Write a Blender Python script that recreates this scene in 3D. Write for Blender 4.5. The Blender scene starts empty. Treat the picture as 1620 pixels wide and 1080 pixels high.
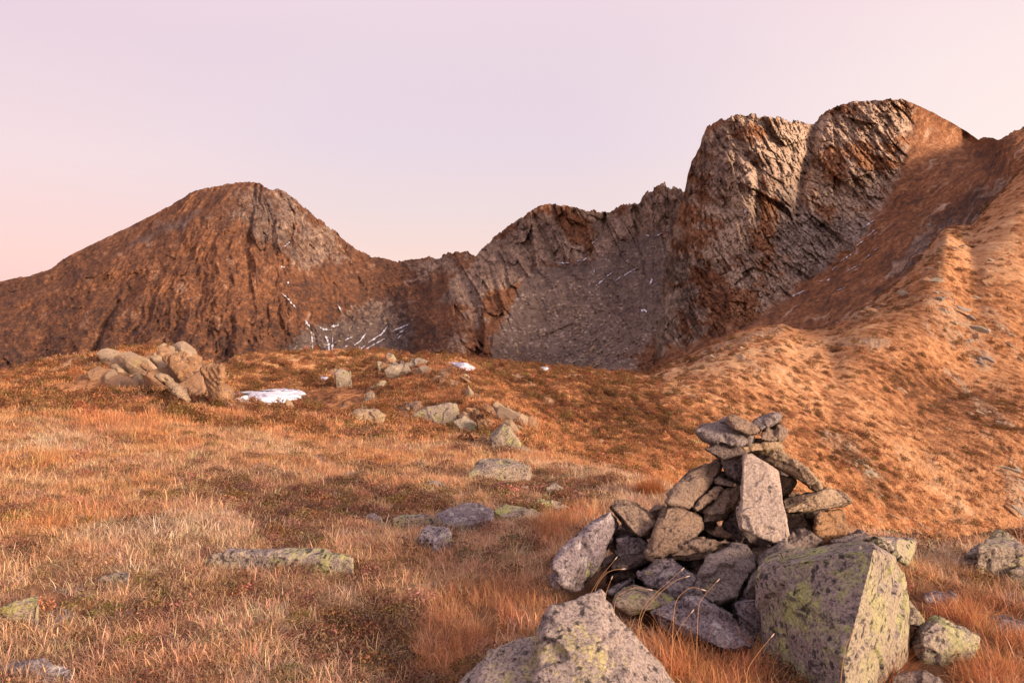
import bpy, bmesh, math, random, time
import numpy as np
from mathutils import Vector, Matrix
T0 = time.time()
RNG = np.random.default_rng(7)
random.seed(7)
scene = bpy.context.scene
COL = scene.collection
F, CX, HY = 1080.0, 810.0, 500.0            # focal length in photo pixels, centre column, horizon row

# ------------------------------------------------------------------ noise
_perm = np.random.default_rng(3).permutation(256).astype(np.int64)
_perm = np.concatenate([_perm, _perm, _perm])
_g = np.random.default_rng(4).normal(size=(256, 3)); _g /= np.linalg.norm(_g, axis=1)[:, None]

def perlin(p):
    p = np.asarray(p, float)
    i = np.floor(p).astype(np.int64); f = p - i; i &= 255
    u = f * f * f * (f * (f * 6 - 15) + 10)
    out = 0
    for dx in (0, 1):
        wx = u[:, 0] if dx else 1 - u[:, 0]
        for dy in (0, 1):
            wy = u[:, 1] if dy else 1 - u[:, 1]
            for dz in (0, 1):
                wz = u[:, 2] if dz else 1 - u[:, 2]
                h = _perm[_perm[_perm[i[:, 0] + dx] + i[:, 1] + dy] + i[:, 2] + dz]
                g = _g[h]
                d = g[:, 0] * (f[:, 0] - dx) + g[:, 1] * (f[:, 1] - dy) + g[:, 2] * (f[:, 2] - dz)
                out = out + wx * wy * wz * d
    return out * 1.5

def fbm(p, octv=4, gain=.5, lac=2.03):
    p = np.asarray(p, float); a = 1.; s = 0; t = 0
    for k in range(octv):
        s = s + a * perlin(p + 17.3 * k); t += a; a *= gain; p = p * lac
    return s / t

def ridged(p, octv=4, gain=.5, lac=2.03):
    p = np.asarray(p, float); a = 1.; s = 0; t = 0
    for k in range(octv):
        s = s + a * (1 - 2 * np.abs(perlin(p + 9.1 * k))); t += a; a *= gain; p = p * lac
    return s / t

def cells(p, seed=0):
    """distance to the nearest and the second nearest jittered point, and a random number of the nearest (2D)"""
    p = np.asarray(p, float)[:, :2]; i = np.floor(p).astype(np.int64); f = p - i
    d1 = np.full(len(p), 9.); d2 = np.full(len(p), 9.); idn = np.zeros(len(p))
    for dx in (-1, 0, 1):
        for dy in (-1, 0, 1):
            h = _perm[_perm[(i[:, 0] + dx + seed) & 255] + ((i[:, 1] + dy) & 255)]
            jx = dx + (h / 256.); jy = dy + (_perm[h + 31] / 256.)
            d = np.hypot(jx - f[:, 0], jy - f[:, 1])
            n = d < d1
            d2 = np.where(n, d1, np.minimum(d2, d)); idn = np.where(n, _perm[h + 77] / 255., idn); d1 = np.where(n, d, d1)
    return d1, d2, idn

def facets(p):
    """piecewise plane relief: every cell of space gets its own tilted facet (3D)"""
    p = np.asarray(p, float); i = np.floor(p).astype(np.int64); f = p - i
    best = np.full(len(p), 9.); val = np.zeros(len(p))
    for dx in (-1, 0, 1):
        for dy in (-1, 0, 1):
            for dz in (-1, 0, 1):
                h = _perm[_perm[_perm[(i[:, 0] + dx) & 255] + ((i[:, 1] + dy) & 255)] + ((i[:, 2] + dz) & 255)]
                r = np.stack([dx + h / 256. - f[:, 0], dy + _perm[h + 31] / 256. - f[:, 1], dz + _perm[h + 77] / 256. - f[:, 2]], -1)
                d = (r * r).sum(-1); n = d < best
                best = np.where(n, d, best); val = np.where(n, (_g[_perm[h + 9]] * r).sum(-1) + (_perm[h + 200] / 255. - .5) * .5, val)
    return val

def P3(x, y, z=0.):
    return np.stack([x, y, np.broadcast_to(z, np.shape(x))], -1).reshape(-1, 3)

def sstep(a, b, x):
    t = np.clip((x - a) / (b - a), 0, 1); return t * t * (3 - 2 * t)

# ------------------------------------------------------------------ curve helpers
def pchip_t(x, y):
    h = np.diff(x, axis=0); d = np.diff(y, axis=0) / h
    m = np.zeros_like(y)
    w1 = 2 * h[1:] + h[:-1]; w2 = h[1:] + 2 * h[:-1]
    ok = d[1:] * d[:-1] > 0
    with np.errstate(all='ignore'):
        hm = (w1 + w2) / (w1 / np.where(ok, d[:-1], 1) + w2 / np.where(ok, d[1:], 1))
    m[1:-1] = np.where(ok, hm, 0); m[0] = d[0]; m[-1] = d[-1]
    return m

def pchip1(xk, yk, x):
    xk = np.asarray(xk, float); yk = np.asarray(yk, float); m = pchip_t(xk, yk)
    x = np.clip(x, xk[0], xk[-1])
    k = np.clip(np.searchsorted(xk, x, side='right') - 1, 0, len(xk) - 2)
    h = xk[k + 1] - xk[k]; t = (x - xk[k]) / h
    return ((2*t**3-3*t**2+1)*yk[k] + (t**3-2*t**2+t)*h*m[k] + (-2*t**3+3*t**2)*yk[k+1] + (t**3-t**2)*h*m[k+1])

def segdist(px, py, line):
    """distance to a polyline; sign > 0 on its right-hand side when walking along it (screen, y down)"""
    px = np.asarray(px, float); best = np.full(px.shape, 1e9); sg = np.zeros(px.shape)
    for (x0, y0), (x1, y1) in zip(line[:-1], line[1:]):
        dx, dy = x1 - x0, y1 - y0; L = dx * dx + dy * dy + 1e-9
        t = np.clip(((px - x0) * dx + (py - y0) * dy) / L, 0, 1)
        d = np.hypot(px - x0 - t * dx, py - y0 - t * dy)
        s = np.sign(dx * (py - y0) - dy * (px - x0))
        n = d < best - 1e-6; best = np.where(n, d, best); sg = np.where(n, s, sg)
    return best, sg

def inpoly(px, py, poly, soft=8.):
    """soft mask of a polygon"""
    px = np.asarray(px, float); ins = np.zeros(px.shape, bool); n = len(poly)
    for k in range(n):
        x0, y0 = poly[k]; x1, y1 = poly[(k + 1) % n]
        c = ((y0 > py) != (y1 > py)) & (px < (x1 - x0) * (py - y0) / (y1 - y0 + 1e-12) + x0)
        ins ^= c
    d, _ = segdist(px, py, list(poly) + [poly[0]])
    return sstep(-soft, soft, np.where(ins, d, -d))

# ------------------------------------------------------------------ objects
def tag(o, label=None, cat=None, group=None, kind=None):
    if label: o['label'] = label
    if cat: o['category'] = cat
    if group: o['group'] = group
    if kind: o['kind'] = kind
    return o

def mesh_from(name, V, Fc, mat=None, smooth=True):
    me = bpy.data.meshes.new(name)
    V = np.asarray(V, np.float32)
    if isinstance(Fc, np.ndarray):
        n, k = Fc.shape
        me.vertices.add(len(V)); me.vertices.foreach_set('co', V.ravel())
        me.loops.add(n * k); me.loops.foreach_set('vertex_index', Fc.astype(np.int32).ravel())
        me.polygons.add(n); me.polygons.foreach_set('loop_start', np.arange(0, n * k, k, dtype=np.int32))
        try: me.polygons.foreach_set('loop_total', np.full(n, k, np.int32))
        except Exception: pass
        me.update(calc_edges=True); me.validate()
    else:
        me.from_pydata([tuple(map(float, v)) for v in V], [], Fc)
    me.polygons.foreach_set('use_smooth', np.full(len(me.polygons), smooth))
    if mat: me.materials.append(mat)
    return me

def link(name, me, loc=(0, 0, 0), parent=None):
    o = bpy.data.objects.new(name, me); o.location = loc
    COL.objects.link(o)
    if parent: o.parent = parent
    return o

def grid_faces(nr, nc):
    a = np.arange(nr * nc).reshape(nr, nc)
    return np.stack([a[:-1, :-1], a[:-1, 1:], a[1:, 1:], a[1:, :-1]], -1).reshape(-1, 4)

def set_attr(me, name, arr, typ='FLOAT_COLOR'):
    at = me.attributes.new(name, typ, 'POINT')
    if typ == 'FLOAT_COLOR':
        a = np.ones((len(me.vertices), 4), np.float32); a[:, :arr.shape[1]] = arr
        at.data.foreach_set('color', a.ravel())
    elif typ == 'FLOAT_VECTOR': at.data.foreach_set('vector', np.asarray(arr, np.float32).ravel())
    elif typ == 'FLOAT': at.data.foreach_set('value', np.asarray(arr, np.float32).ravel())
    elif typ == 'INT': at.data.foreach_set('value', np.asarray(arr, np.int32).ravel())

# ------------------------------------------------------------------ node helpers
class NT:
    def __init__(s, name):
        s.m = bpy.data.materials.new(name); s.m.use_nodes = True
        s.t = s.m.node_tree; s.t.nodes.clear()
        s.out = s.t.nodes.new('ShaderNodeOutputMaterial')
    def n(s, typ, ins=None, **kw):
        nd = s.t.nodes.new(typ)
        for k, v in kw.items(): setattr(nd, k, v)
        for k, v in (ins or {}).items(): s.set(nd.inputs[k], v)
        return nd
    def set(s, sock, v):
        if isinstance(v, bpy.types.NodeSocket): s.t.links.new(v, sock)
        elif isinstance(v, bpy.types.Node): s.t.links.new(v.outputs[0], sock)
        else:
            if isinstance(v, (tuple, list)) and sock.type == 'RGBA' and len(v) == 3: v = (*v, 1)
            sock.default_value = v
    def noise(s, vec, scale, detail=5, rough=.55, dist=0., **kw):
        return s.n('ShaderNodeTexNoise', {'Vector': vec, 'Scale': scale, 'Detail': detail, 'Roughness': rough, 'Distortion': dist}, **kw).outputs[0]
    def ramp(s, fac, stops, interp='LINEAR'):
        nd = s.n('ShaderNodeValToRGB', {'Fac': fac}); cr = nd.color_ramp; cr.interpolation = interp
        while len(cr.elements) < len(stops): cr.elements.new(.5)
        for e, (p, c) in zip(cr.elements, stops):
            e.position = p; e.color = (*c, 1) if isinstance(c, tuple) else (c, c, c, 1)
        return nd.outputs[0]
    def mix(s, fac, a, b, mode='MIX'):
        nd = s.n('ShaderNodeMix', data_type='RGBA', blend_type=mode)
        s.set(nd.inputs[0], fac); s.set(nd.inputs[6], a); s.set(nd.inputs[7], b)
        return nd.outputs[2]
    def math(s, op, a, b=0., c=None, clamp=False):
        nd = s.n('ShaderNodeMath', operation=op, use_clamp=clamp); s.set(nd.inputs[0], a); s.set(nd.inputs[1], b)
        if c is not None: s.set(nd.inputs[2], c)
        return nd.outputs[0]
    def mapping(s, vec, scale=(1, 1, 1), rot=(0, 0, 0), loc=(0, 0, 0)):
        return s.n('ShaderNodeMapping', {'Vector': vec, 'Scale': scale, 'Rotation': rot, 'Location': loc}).outputs[0]
    def bump(s, h, strength, dist, normal=None):
        d = {'Height': h, 'Strength': strength, 'Distance': dist}
        if normal is not None: d['Normal'] = normal
        return s.n('ShaderNodeBump', d).outputs[0]
    def surf(s, color, rough=.9, normal=None, spec=.15):
        b = s.n('ShaderNodeBsdfPrincipled', {'Base Color': color, 'Roughness': rough, 'Specular IOR Level': spec})
        if normal is not None: s.set(b.inputs['Normal'], normal)
        s.t.links.new(b.outputs[0], s.out.inputs[0]); return s.m
    def coord(s, which='Object'):
        return s.n('ShaderNodeTexCoord').outputs[which]
    def attr(s, name, typ='GEOMETRY', out='Color'):
        nd = s.n('ShaderNodeAttribute', attribute_name=name, attribute_type=typ); return nd.outputs[out]

# ------------------------------------------------------------------ materials
def mountain_material():
    k = NT('mountain_rock_and_grass'); co = k.coord('Object')
    sep = k.n('ShaderNodeSeparateColor', {'Color': k.attr('mask')})
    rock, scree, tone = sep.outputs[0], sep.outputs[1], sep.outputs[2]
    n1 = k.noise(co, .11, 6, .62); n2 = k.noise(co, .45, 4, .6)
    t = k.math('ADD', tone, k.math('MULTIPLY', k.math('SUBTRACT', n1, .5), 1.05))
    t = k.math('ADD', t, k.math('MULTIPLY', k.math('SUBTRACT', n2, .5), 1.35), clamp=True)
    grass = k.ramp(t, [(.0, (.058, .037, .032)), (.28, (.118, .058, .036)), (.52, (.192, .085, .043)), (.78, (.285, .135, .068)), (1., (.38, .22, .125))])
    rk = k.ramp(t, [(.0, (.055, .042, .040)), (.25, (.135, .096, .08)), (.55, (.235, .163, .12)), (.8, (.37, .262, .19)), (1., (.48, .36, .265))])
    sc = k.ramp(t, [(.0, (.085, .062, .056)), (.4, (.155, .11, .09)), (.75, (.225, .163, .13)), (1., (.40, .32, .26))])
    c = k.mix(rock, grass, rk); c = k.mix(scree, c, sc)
    b = k.bump(n2, .7, 2.0); b = k.bump(n1, .6, 5., b)
    return k.surf(c, .95, b, .05)

def hillside_material():
    k = NT('dry_grass_hillside'); co = k.coord('Object')
    sep = k.n('ShaderNodeSeparateColor', {'Color': k.attr('mask')})
    rock, dark, pale = sep.outputs[0], sep.outputs[1], sep.outputs[2]
    st = k.mapping(co, (1, .42, 1), (0, 0, math.radians(-28)))
    n1 = k.noise(st, .9, 5, .6); n2 = k.noise(co, 4., 5, .65); n3 = k.noise(st, .12, 4, .55)
    t = k.math('ADD', k.math('MULTIPLY', n1, .55), k.math('MULTIPLY', n2, .45))
    t = k.math('ADD', .5, k.math('MULTIPLY', k.math('SUBTRACT', t, .5), 1.7)); t = k.math('ADD', t, k.math('MULTIPLY', k.math('SUBTRACT', n3, .5), .4))
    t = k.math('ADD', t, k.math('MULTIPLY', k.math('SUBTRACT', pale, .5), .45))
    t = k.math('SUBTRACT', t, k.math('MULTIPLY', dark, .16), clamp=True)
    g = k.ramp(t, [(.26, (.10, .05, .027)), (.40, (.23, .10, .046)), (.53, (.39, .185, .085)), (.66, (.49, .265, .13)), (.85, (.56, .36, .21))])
    rk = k.ramp(n2, [(.28, (.10, .07, .05)), (.48, (.32, .215, .14)), (.7, (.52, .39, .27))])
    c = k.mix(k.math('MULTIPLY', rock, k.ramp(n1, [(.35, .35), (.6, 1.)])), g, rk)
    b = k.bump(n2, .8, .25); b = k.bump(n1, .7, .8, b)
    return k.surf(c, .95, b, .05)

def ground_material():
    k = NT('alpine_turf_soil'); co = k.coord('Object')
    n1 = k.noise(co, 2.2, 6, .65); n2 = k.noise(co, 19., 6, .7); n3 = k.noise(co, 70., 4, .7)
    t = k.math('ADD', k.math('MULTIPLY', n1, .5), k.math('MULTIPLY', n2, .5))
    c = k.ramp(t, [(.3, (.07, .036, .024)), (.45, (.18, .088, .05)), (.56, (.32, .17, .09)), (.7, (.46, .28, .17))])
    c = k.mix(k.ramp(n3, [(.35, 0.), (.7, .55)]), c, (.34, .2, .12))
    b = k.bump(n2, 1., .05); b = k.bump(n3, .7, .015, b)
    return k.surf(c, .95, b, .05)

def rock_material(name, base, dark, light, lichen=0., black=.3, white=.0, warm=.2, strata=.5, lichen_col=(.34, .35, .09), cream=None, crust=0.):
    k = NT(name); co = k.coord('Object')
    rnd = k.n('ShaderNodeObjectInfo').outputs['Random']
    off = k.n('ShaderNodeCombineXYZ', {'X': k.math('MULTIPLY', rnd, 37.), 'Y': k.math('MULTIPLY', rnd, 91.), 'Z': k.math('MULTIPLY', rnd, 13.)}).outputs[0]
    p = k.n('ShaderNodeVectorMath', {0: co, 1: off}, operation='ADD').outputs[0]
    big = k.noise(p, 3.2, 6, .62, .4); med = k.noise(p, 15., 7, .68, .3); fine = k.noise(p, 75., 5, .72)
    lay = k.noise(k.mapping(p, (3, 3, 24), (.25, -.3, 0)), 1., 6, .65, .3)
    t = k.math('ADD', k.math('MULTIPLY', big, .34), k.math('MULTIPLY', med, .4))
    t = k.math('ADD', t, k.math('MULTIPLY', lay, .26 * strata + .0))
    t = k.math('ADD', t, k.math('MULTIPLY', k.math('SUBTRACT', rnd, .5), .08))
    t = k.math('ADD', t, .13 * (1 - strata))
    c = k.ramp(t, [(.34, dark), (.47, base), (.56, base), (.68, light)])
    c = k.mix(k.ramp(fine, [(.42, 0.), (.60, .85)]), c, k.mix(.75, c, tuple(1.15 * v for v in light)))
    c = k.mix(k.ramp(fine, [(.34, .9), (.47, 0.)]), c, dark)
    wn = k.noise(p, 2.1, 3, .5)
    c = k.mix(k.math('MULTIPLY', k.ramp(wn, [(.45, 0.), (.7, 1.)]), warm), c, (.26, .14, .07))
    if white:
        w = k.noise(p, 9., 8, .75, .6); c = k.mix(k.ramp(w, [(.60 - .08 * white, 0.), (.66 - .06 * white, .8)]), c, (.55, .5, .48))
    if lichen:
        l1 = k.noise(p, 4.5, 4, .6, .4); l2 = k.noise(p, 34., 7, .82, .8)
        m = k.math('ADD', k.math('MULTIPLY', l1, .5), k.math('MULTIPLY', l2, .5))
        lc = k.mix(k.ramp(fine, [(.35, 0.), (.6, 1.)]), tuple(.6 * v for v in lichen_col), tuple(min(.8, 1.25 * v + .04) for v in lichen_col))
        c = k.mix(k.ramp(m, [(.64 - .16 * lichen, 0.), (.70 - .16 * lichen, .9)]), c, lc)
    if crust:
        cr_ = k.noise(p, 7.5, 7, .74, .6); c = k.mix(k.ramp(cr_, [(.60 - .1 * crust, 0.), (.66 - .1 * crust, .85)]), c, k.mix(k.ramp(fine, [(.4, 0.), (.6, 1.)]), (.035, .03, .036), (.10, .08, .085)))
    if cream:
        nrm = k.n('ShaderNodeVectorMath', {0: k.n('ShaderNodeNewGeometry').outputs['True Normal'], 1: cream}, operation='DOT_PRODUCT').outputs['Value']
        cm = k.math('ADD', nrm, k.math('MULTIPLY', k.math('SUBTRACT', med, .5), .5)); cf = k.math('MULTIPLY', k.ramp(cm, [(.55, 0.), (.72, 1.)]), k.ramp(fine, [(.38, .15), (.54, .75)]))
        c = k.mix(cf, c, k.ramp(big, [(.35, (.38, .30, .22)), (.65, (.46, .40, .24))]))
    if black:
        v = k.n('ShaderNodeTexVoronoi', {'Vector': k.mix(.06, p, k.noise(p, 30., 3), 'ADD'), 'Scale': 24.}, feature='F1').outputs[0]
        bm = k.noise(p, 7., 4, .6)
        s_ = k.math('MULTIPLY', k.ramp(v, [(.22, 1.), (.40, 0.)]), k.ramp(bm, [(.60 - .22 * black, 0.), (.66 - .18 * black, 1.)]))
        c = k.mix(k.math('MULTIPLY', s_, .85), c, (.022, .019, .021))
    b = k.bump(fine, .8, .008); b = k.bump(med, .9, .035, b); b = k.bump(lay, .5 * strata, .03, b)
    return k.surf(c, .88, b, .2)

def blade_material(name, gain=1., transl=.42):
    k = NT(name)
    tint = k.attr('tint', 'INSTANCER'); bl = k.attr('bl', 'GEOMETRY')
    c = k.mix(1., tint, bl, 'MULTIPLY')
    d = k.n('ShaderNodeBsdfDiffuse', {'Color': c}); tr = k.n('ShaderNodeBsdfTranslucent', {'Color': c})
    m = k.n('ShaderNodeMixShader', {0: transl, 1: d, 2: tr})
    k.t.links.new(m.outputs[0], k.out.inputs[0]); return k.m

def snow_material():
    k = NT('old_snow'); co = k.coord('Object'); n = k.noise(co, 3., 5, .6)
    return k.surf(k.ramp(n, [(.3, (.56, .58, .68)), (.7, (.70, .70, .76))]), .6, k.bump(n, .3, .1), .2)

MAT_MT, MAT_HILL, MAT_GROUND, MAT_SNOW = mountain_material(), hillside_material(), ground_material(), snow_material()
MAT_BLADE = blade_material('dry_grass_blades'); MAT_LEAF = blade_material('dwarf_shrub_leaves', transl=.2)
ROCK = {
    'brown': rock_material('brown_schist', (.185, .128, .096), (.05, .037, .032), (.31, .235, .18), lichen=.12, black=.35, warm=.35, strata=1.),
    'grey': rock_material('grey_schist', (.175, .138, .128), (.048, .04, .042), (.32, .265, .24), lichen=.2, black=.4, warm=.15, strata=.8),
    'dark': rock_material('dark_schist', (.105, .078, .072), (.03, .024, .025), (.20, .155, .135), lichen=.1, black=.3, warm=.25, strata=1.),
    'pale': rock_material('pale_slab', (.36, .275, .225), (.17, .125, .105), (.52, .43, .36), lichen=.0, black=.25, warm=.12, strata=.25),
    'tan': rock_material('tan_schist', (.30, .205, .13), (.10, .07, .05), (.46, .35, .24), lichen=.6, black=.3, warm=.3, strata=.9, lichen_col=(.36, .30, .10)),
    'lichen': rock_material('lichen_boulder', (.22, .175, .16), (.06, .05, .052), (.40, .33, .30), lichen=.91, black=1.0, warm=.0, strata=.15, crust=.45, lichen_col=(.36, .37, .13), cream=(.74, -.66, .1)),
    'purple': rock_material('frost_marked_schist', (.16, .125, .135), (.045, .037, .045), (.36, .31, .32), lichen=.35, black=.6, white=.8, warm=.1, strata=.7),
    'field': rock_material('weathered_outcrop', (.24, .185, .145), (.06, .048, .045), (.44, .36, .29), lichen=.72, black=.6, warm=.1, strata=.8, crust=.3),
    'boulder': rock_material('grainy_boulder', (.27, .21, .185), (.09, .07, .07), (.44, .37, .33), lichen=.72, black=.7, warm=.05, crust=.3, strata=.1, lichen_col=(.42, .36, .15)),
    'ochre': rock_material('sunlit_ochre_rock', (.30, .16, .08), (.08, .045, .03), (.44, .28, .16), lichen=.3, black=.35, warm=.7, strata=1., crust=.5, lichen_col=(.40, .31, .10)),
}

# ------------------------------------------------------------------ the ridge ground: one height field z(px, Y)
def curve(tab):                       # [(px, py, Y)] -> functions of px: log Y and z
    t = np.array(tab, float); Y = t[:, 2]; z = -(t[:, 1] - HY) / F * Y
    return lambda px: (pchip1(t[:, 0], np.log(Y), px), pchip1(t[:, 0], z, px))
def curve_z(tab):                     # [(px, z, Y)]
    t = np.array(tab, float)
    return lambda px: (pchip1(t[:, 0], np.log(t[:, 2]), px), pchip1(t[:, 0], t[:, 1], px))
CREST = [(-900, 610, 34), (-400, 606, 34), (0, 601, 34), (60, 586, 33), (120, 573, 31), (220, 563, 31), (285, 557, 31.5), (335, 590, 36), (362, 577, 58), (395, 566, 62), (430, 563, 64),
         (480, 562, 66), (560, 561, 68), (650, 563, 72), (700, 566, 76), (760, 573, 82), (860, 580, 95), (940, 585, 105), (1000, 592, 116), (1030, 594, 120), (1060, 578, 124),
         (1100, 560, 130), (1160, 533, 140), (1200, 522, 146), (1232, 519, 150), (1270, 526, 156), (1310, 524, 163), (1345, 505, 170), (1400, 470, 190), (1440, 436, 207), (1475, 395, 224),
         (1500, 371, 240), (1535, 371, 254), (1565, 342, 275), (1620, 290, 310), (1800, 190, 370), (2000, 330, 390), (2300, 620, 330), (2900, 900, 250)]
GC = [
    curve_z([(-900, -1.62, .4), (2900, -1.62, .4)]),
    curve_z([(-900, -1.5, 2.2), (0, -1.6, 2.2), (800, -1.63, 2.2), (1700, -1.66, 2.2), (2900, -1.7, 2.2)]),
    curve_z([(-900, -1.2, 5), (0, -1.52, 5), (400, -1.68, 5), (800, -1.74, 5), (1200, -1.74, 4.6), (1600, -1.74, 4.6), (2900, -1.7, 5)]),
    curve([(-900, 640, 11), (-400, 655, 11.5), (0, 665, 11.5), (220, 668, 12), (340, 668, 12.5), (430, 672, 13.5), (560, 680, 14), (650, 692, 13.5), (760, 712, 12), (860, 738, 10), (940, 758, 8.8),
           (1020, 778, 7.8), (1100, 798, 7), (1230, 825, 6.3), (1340, 845, 5.9), (1450, 858, 5.6), (1540, 856, 5.9), (1620, 846, 6.2), (1800, 830, 6.5), (2900, 830, 6.5)]),
    curve([(-900, 620, 20), (-400, 625, 20), (0, 630, 20), (120, 628, 20), (220, 625, 20), (290, 630, 20), (340, 640, 22), (380, 650, 25), (430, 652, 28), (480, 658, 28), (560, 662, 27), (650, 672, 24),
           (760, 695, 21), (860, 722, 16.5), (940, 745, 14), (1020, 772, 14), (1100, 815, 17), (1230, 960, 26), (1340, 1040, 30), (1450, 1050, 36), (1620, 1090, 40), (1800, 1150, 48), (2900, 1300, 55)]),
    curve([(-900, 614, 28), (-400, 612, 28), (0, 611, 28), (120, 594, 27), (220, 588, 27), (290, 595, 27), (340, 628, 31), (380, 634, 36), (430, 629, 38), (480, 622, 42), (560, 607, 46), (650, 598, 46),
           (760, 625, 42), (860, 660, 36), (940, 680, 37), (1020, 680, 40), (1100, 672, 52), (1230, 680, 64), (1340, 690, 72), (1450, 665, 88), (1500, 640, 98), (1560, 620, 105), (1620, 600, 112), (1800, 640, 125), (2300, 900, 160), (2900, 1100, 120)]),
    curve(CREST),
]
def ground_knots(px):
    L, Z = [], []
    for c in GC:
        l, z = c(px); L.append(l); Z.append(z)
    Yc = np.exp(L[-1]); zc = Z[-1]
    L.append(L[-1] + math.log(1.14)); Z.append(zc - .10 * Yc)
    L.append(L[-2] + math.log(1.7)); Z.append(zc - .50 * Yc)
    return np.array(L), np.array(Z)

BROW = [((px - CX) / F * Y, Y) for px, Y in ((812, 15), (800, 20), (772, 28), (745, 38), (715, 52), (690, 66), (660, 80))]
def ground_noise(X, Y, px, crest_fade=None):
    """hummocks near the camera, ribs and gullies on the hillside"""
    near = 1 - sstep(9, 22, Y)
    far = sstep(16, 60, Y)
    p = P3(X, Y)
    s = X * .80 + Y * .60; t = -X * .60 + Y * .80          # along / across the fall line of the right-hand slope
    h = near * (.075 * fbm(p * 1.7, 3) + .13 * fbm(p * .55, 2)) * sstep(.3, 2.5, Y)
    h = h + near * .03 * fbm(p * 5., 2)
    mid = sstep(9, 20, Y) * (1 - sstep(60, 110, Y))
    h = h + mid * (.30 * fbm(p * .55, 3) + .42 * ridged(p * .22, 4))
    bd, bs = segdist(X, Y, BROW); lw = np.clip(Y / 16, .9, 4.)
    h = h + np.where(Y < 90, np.clip(Y / 30, .35, 2.2) * (.95 * np.exp(-(bd / lw) ** 2) - .85 * np.where(bs < 0, sstep(.3, 2.2, bd / lw) * (1 - sstep(4., 9., bd / lw)), 0)), 0) * sstep(13, 18, Y) * (1 - sstep(44, 62, Y))
    h = h + far * (.0060 * Y * fbm(P3(s * .06, t * .022), 4) + .0034 * Y * ridged(P3(s * .16, t * .06), 4))
    return h

def ground_z(px, Y, noise=True):
    px = np.atleast_1d(np.asarray(px, float)); Y = np.broadcast_to(np.asarray(Y, float), px.shape)
    L, Z = ground_knots(px); l = np.clip(np.log(Y), L[0], L[-1]); m = pchip_t(L, Z)
    k = np.zeros(px.shape, int)
    for j in range(1, len(L) - 1): k = np.where(l >= L[j], j, k)
    ii = np.arange(len(px)); h = L[k + 1, ii] - L[k, ii]; t = (l - L[k, ii]) / h
    z = ((2*t**3-3*t**2+1)*Z[k, ii] + (t**3-2*t**2+t)*h*m[k, ii] + (-2*t**3+3*t**2)*Z[k+1, ii] + (t**3-t**2)*h*m[k+1, ii])
    if noise: z = z + ground_noise((px - CX) / F * Y, Y, px)
    return z

def world(px, py, Y):
    return np.array([(px - CX) / F * Y, Y, -(py - HY) / F * Y])

_YS = np.exp(np.linspace(math.log(1.2), math.log(340.), 260))
def hit(px, py, ymin=1.2, ymax=340.):
    """first point of the ground along the line of sight through (px, py)"""
    Y = _YS[_YS >= ymin]
    z = ground_z(np.full(Y.shape, float(px)), Y); q = HY - z / Y * F
    k = int(np.argmax(q <= py + 3))
    if q[k] > py + 3: k = max(int(np.argmin(np.abs(q - py))) - 6, 0)
    k = max(k - 4, 0)
    Y = np.exp(np.linspace(math.log(Y[k]), math.log(min(Y[k] * 1.9, ymax)), 120)); z = ground_z(np.full(Y.shape, float(px)), Y); q = HY - z / Y * F
    k = int(np.argmax(q <= py))
    if q[k] > py: k = int(np.argmin(np.abs(q - py)))
    return float(Y[k]), float(z[k])

HILL_SNOW = []                                    # screen-independent exclusion zones (X, Y, rx, ry) filled below
def hill_masks(px, py, X, Y):
    wv = P3(px, py) / 34.; px = px + 16 * fbm(wv, 3); py = py + 10 * fbm(wv + 7, 3)
    r = np.zeros(px.shape)
    n = fbm(P3(X * .12, Y * .05, 3.), 4); n2 = fbm(P3(X * .5, Y * .22, 9.), 3)
    for line, w in RIBS: 
        d, _ = segdist(px, py, line); r = np.maximum(r, (1 - sstep(w * .3, w * 1.3, d)) * sstep(-.18, .32, n + n2 * 1.2))
    r = np.maximum(r, sstep(.36, .52, n2 + .35 * n) * .6)
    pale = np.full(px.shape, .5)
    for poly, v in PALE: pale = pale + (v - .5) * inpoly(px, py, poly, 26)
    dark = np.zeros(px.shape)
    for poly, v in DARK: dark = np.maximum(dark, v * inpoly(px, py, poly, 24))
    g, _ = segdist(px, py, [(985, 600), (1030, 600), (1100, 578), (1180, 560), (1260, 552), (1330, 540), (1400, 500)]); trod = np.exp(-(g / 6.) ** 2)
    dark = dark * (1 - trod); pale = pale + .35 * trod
    pale = pale + .22 * n
    return r, dark, np.clip(pale, 0, 1)
RIBS = [([(100, 590), (170, 578), (240, 572), (300, 568), (345, 600)], 22), ([(200, 600), (280, 612), (330, 640)], 14), ([(640, 640), (700, 650), (760, 690), (805, 700)], 14), ([(535, 592), (600, 575), (655, 568)], 11), ([(590, 610), (580, 640), (560, 660)], 8), ([(770, 570), (830, 600), (870, 640)], 6), ([(1500, 372), (1475, 400), (1440, 440), (1410, 470), (1350, 505)], 13), ([(1480, 470), (1520, 520), (1560, 570)], 20), ([(1440, 480), (1500, 545)], 14), ([(1540, 470), (1590, 520)], 10),
        ([(1240, 520), (1180, 540), (1110, 565), (1050, 585)], 8), ([(1150, 545), (1200, 590)], 6), ([(1310, 690), (1360, 730), (1390, 765)], 14), ([(1590, 730), (1610, 780), (1625, 830)], 16),
        ([(1560, 690), (1600, 740)], 8), ([(700, 590), (745, 640), (800, 700)], 9), ([(650, 575), (700, 600)], 10), ([(820, 620), (860, 650)], 5), ([(1500, 590), (1560, 650), (1620, 690)], 7), ([(1400, 545), (1330, 540)], 6)]
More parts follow.
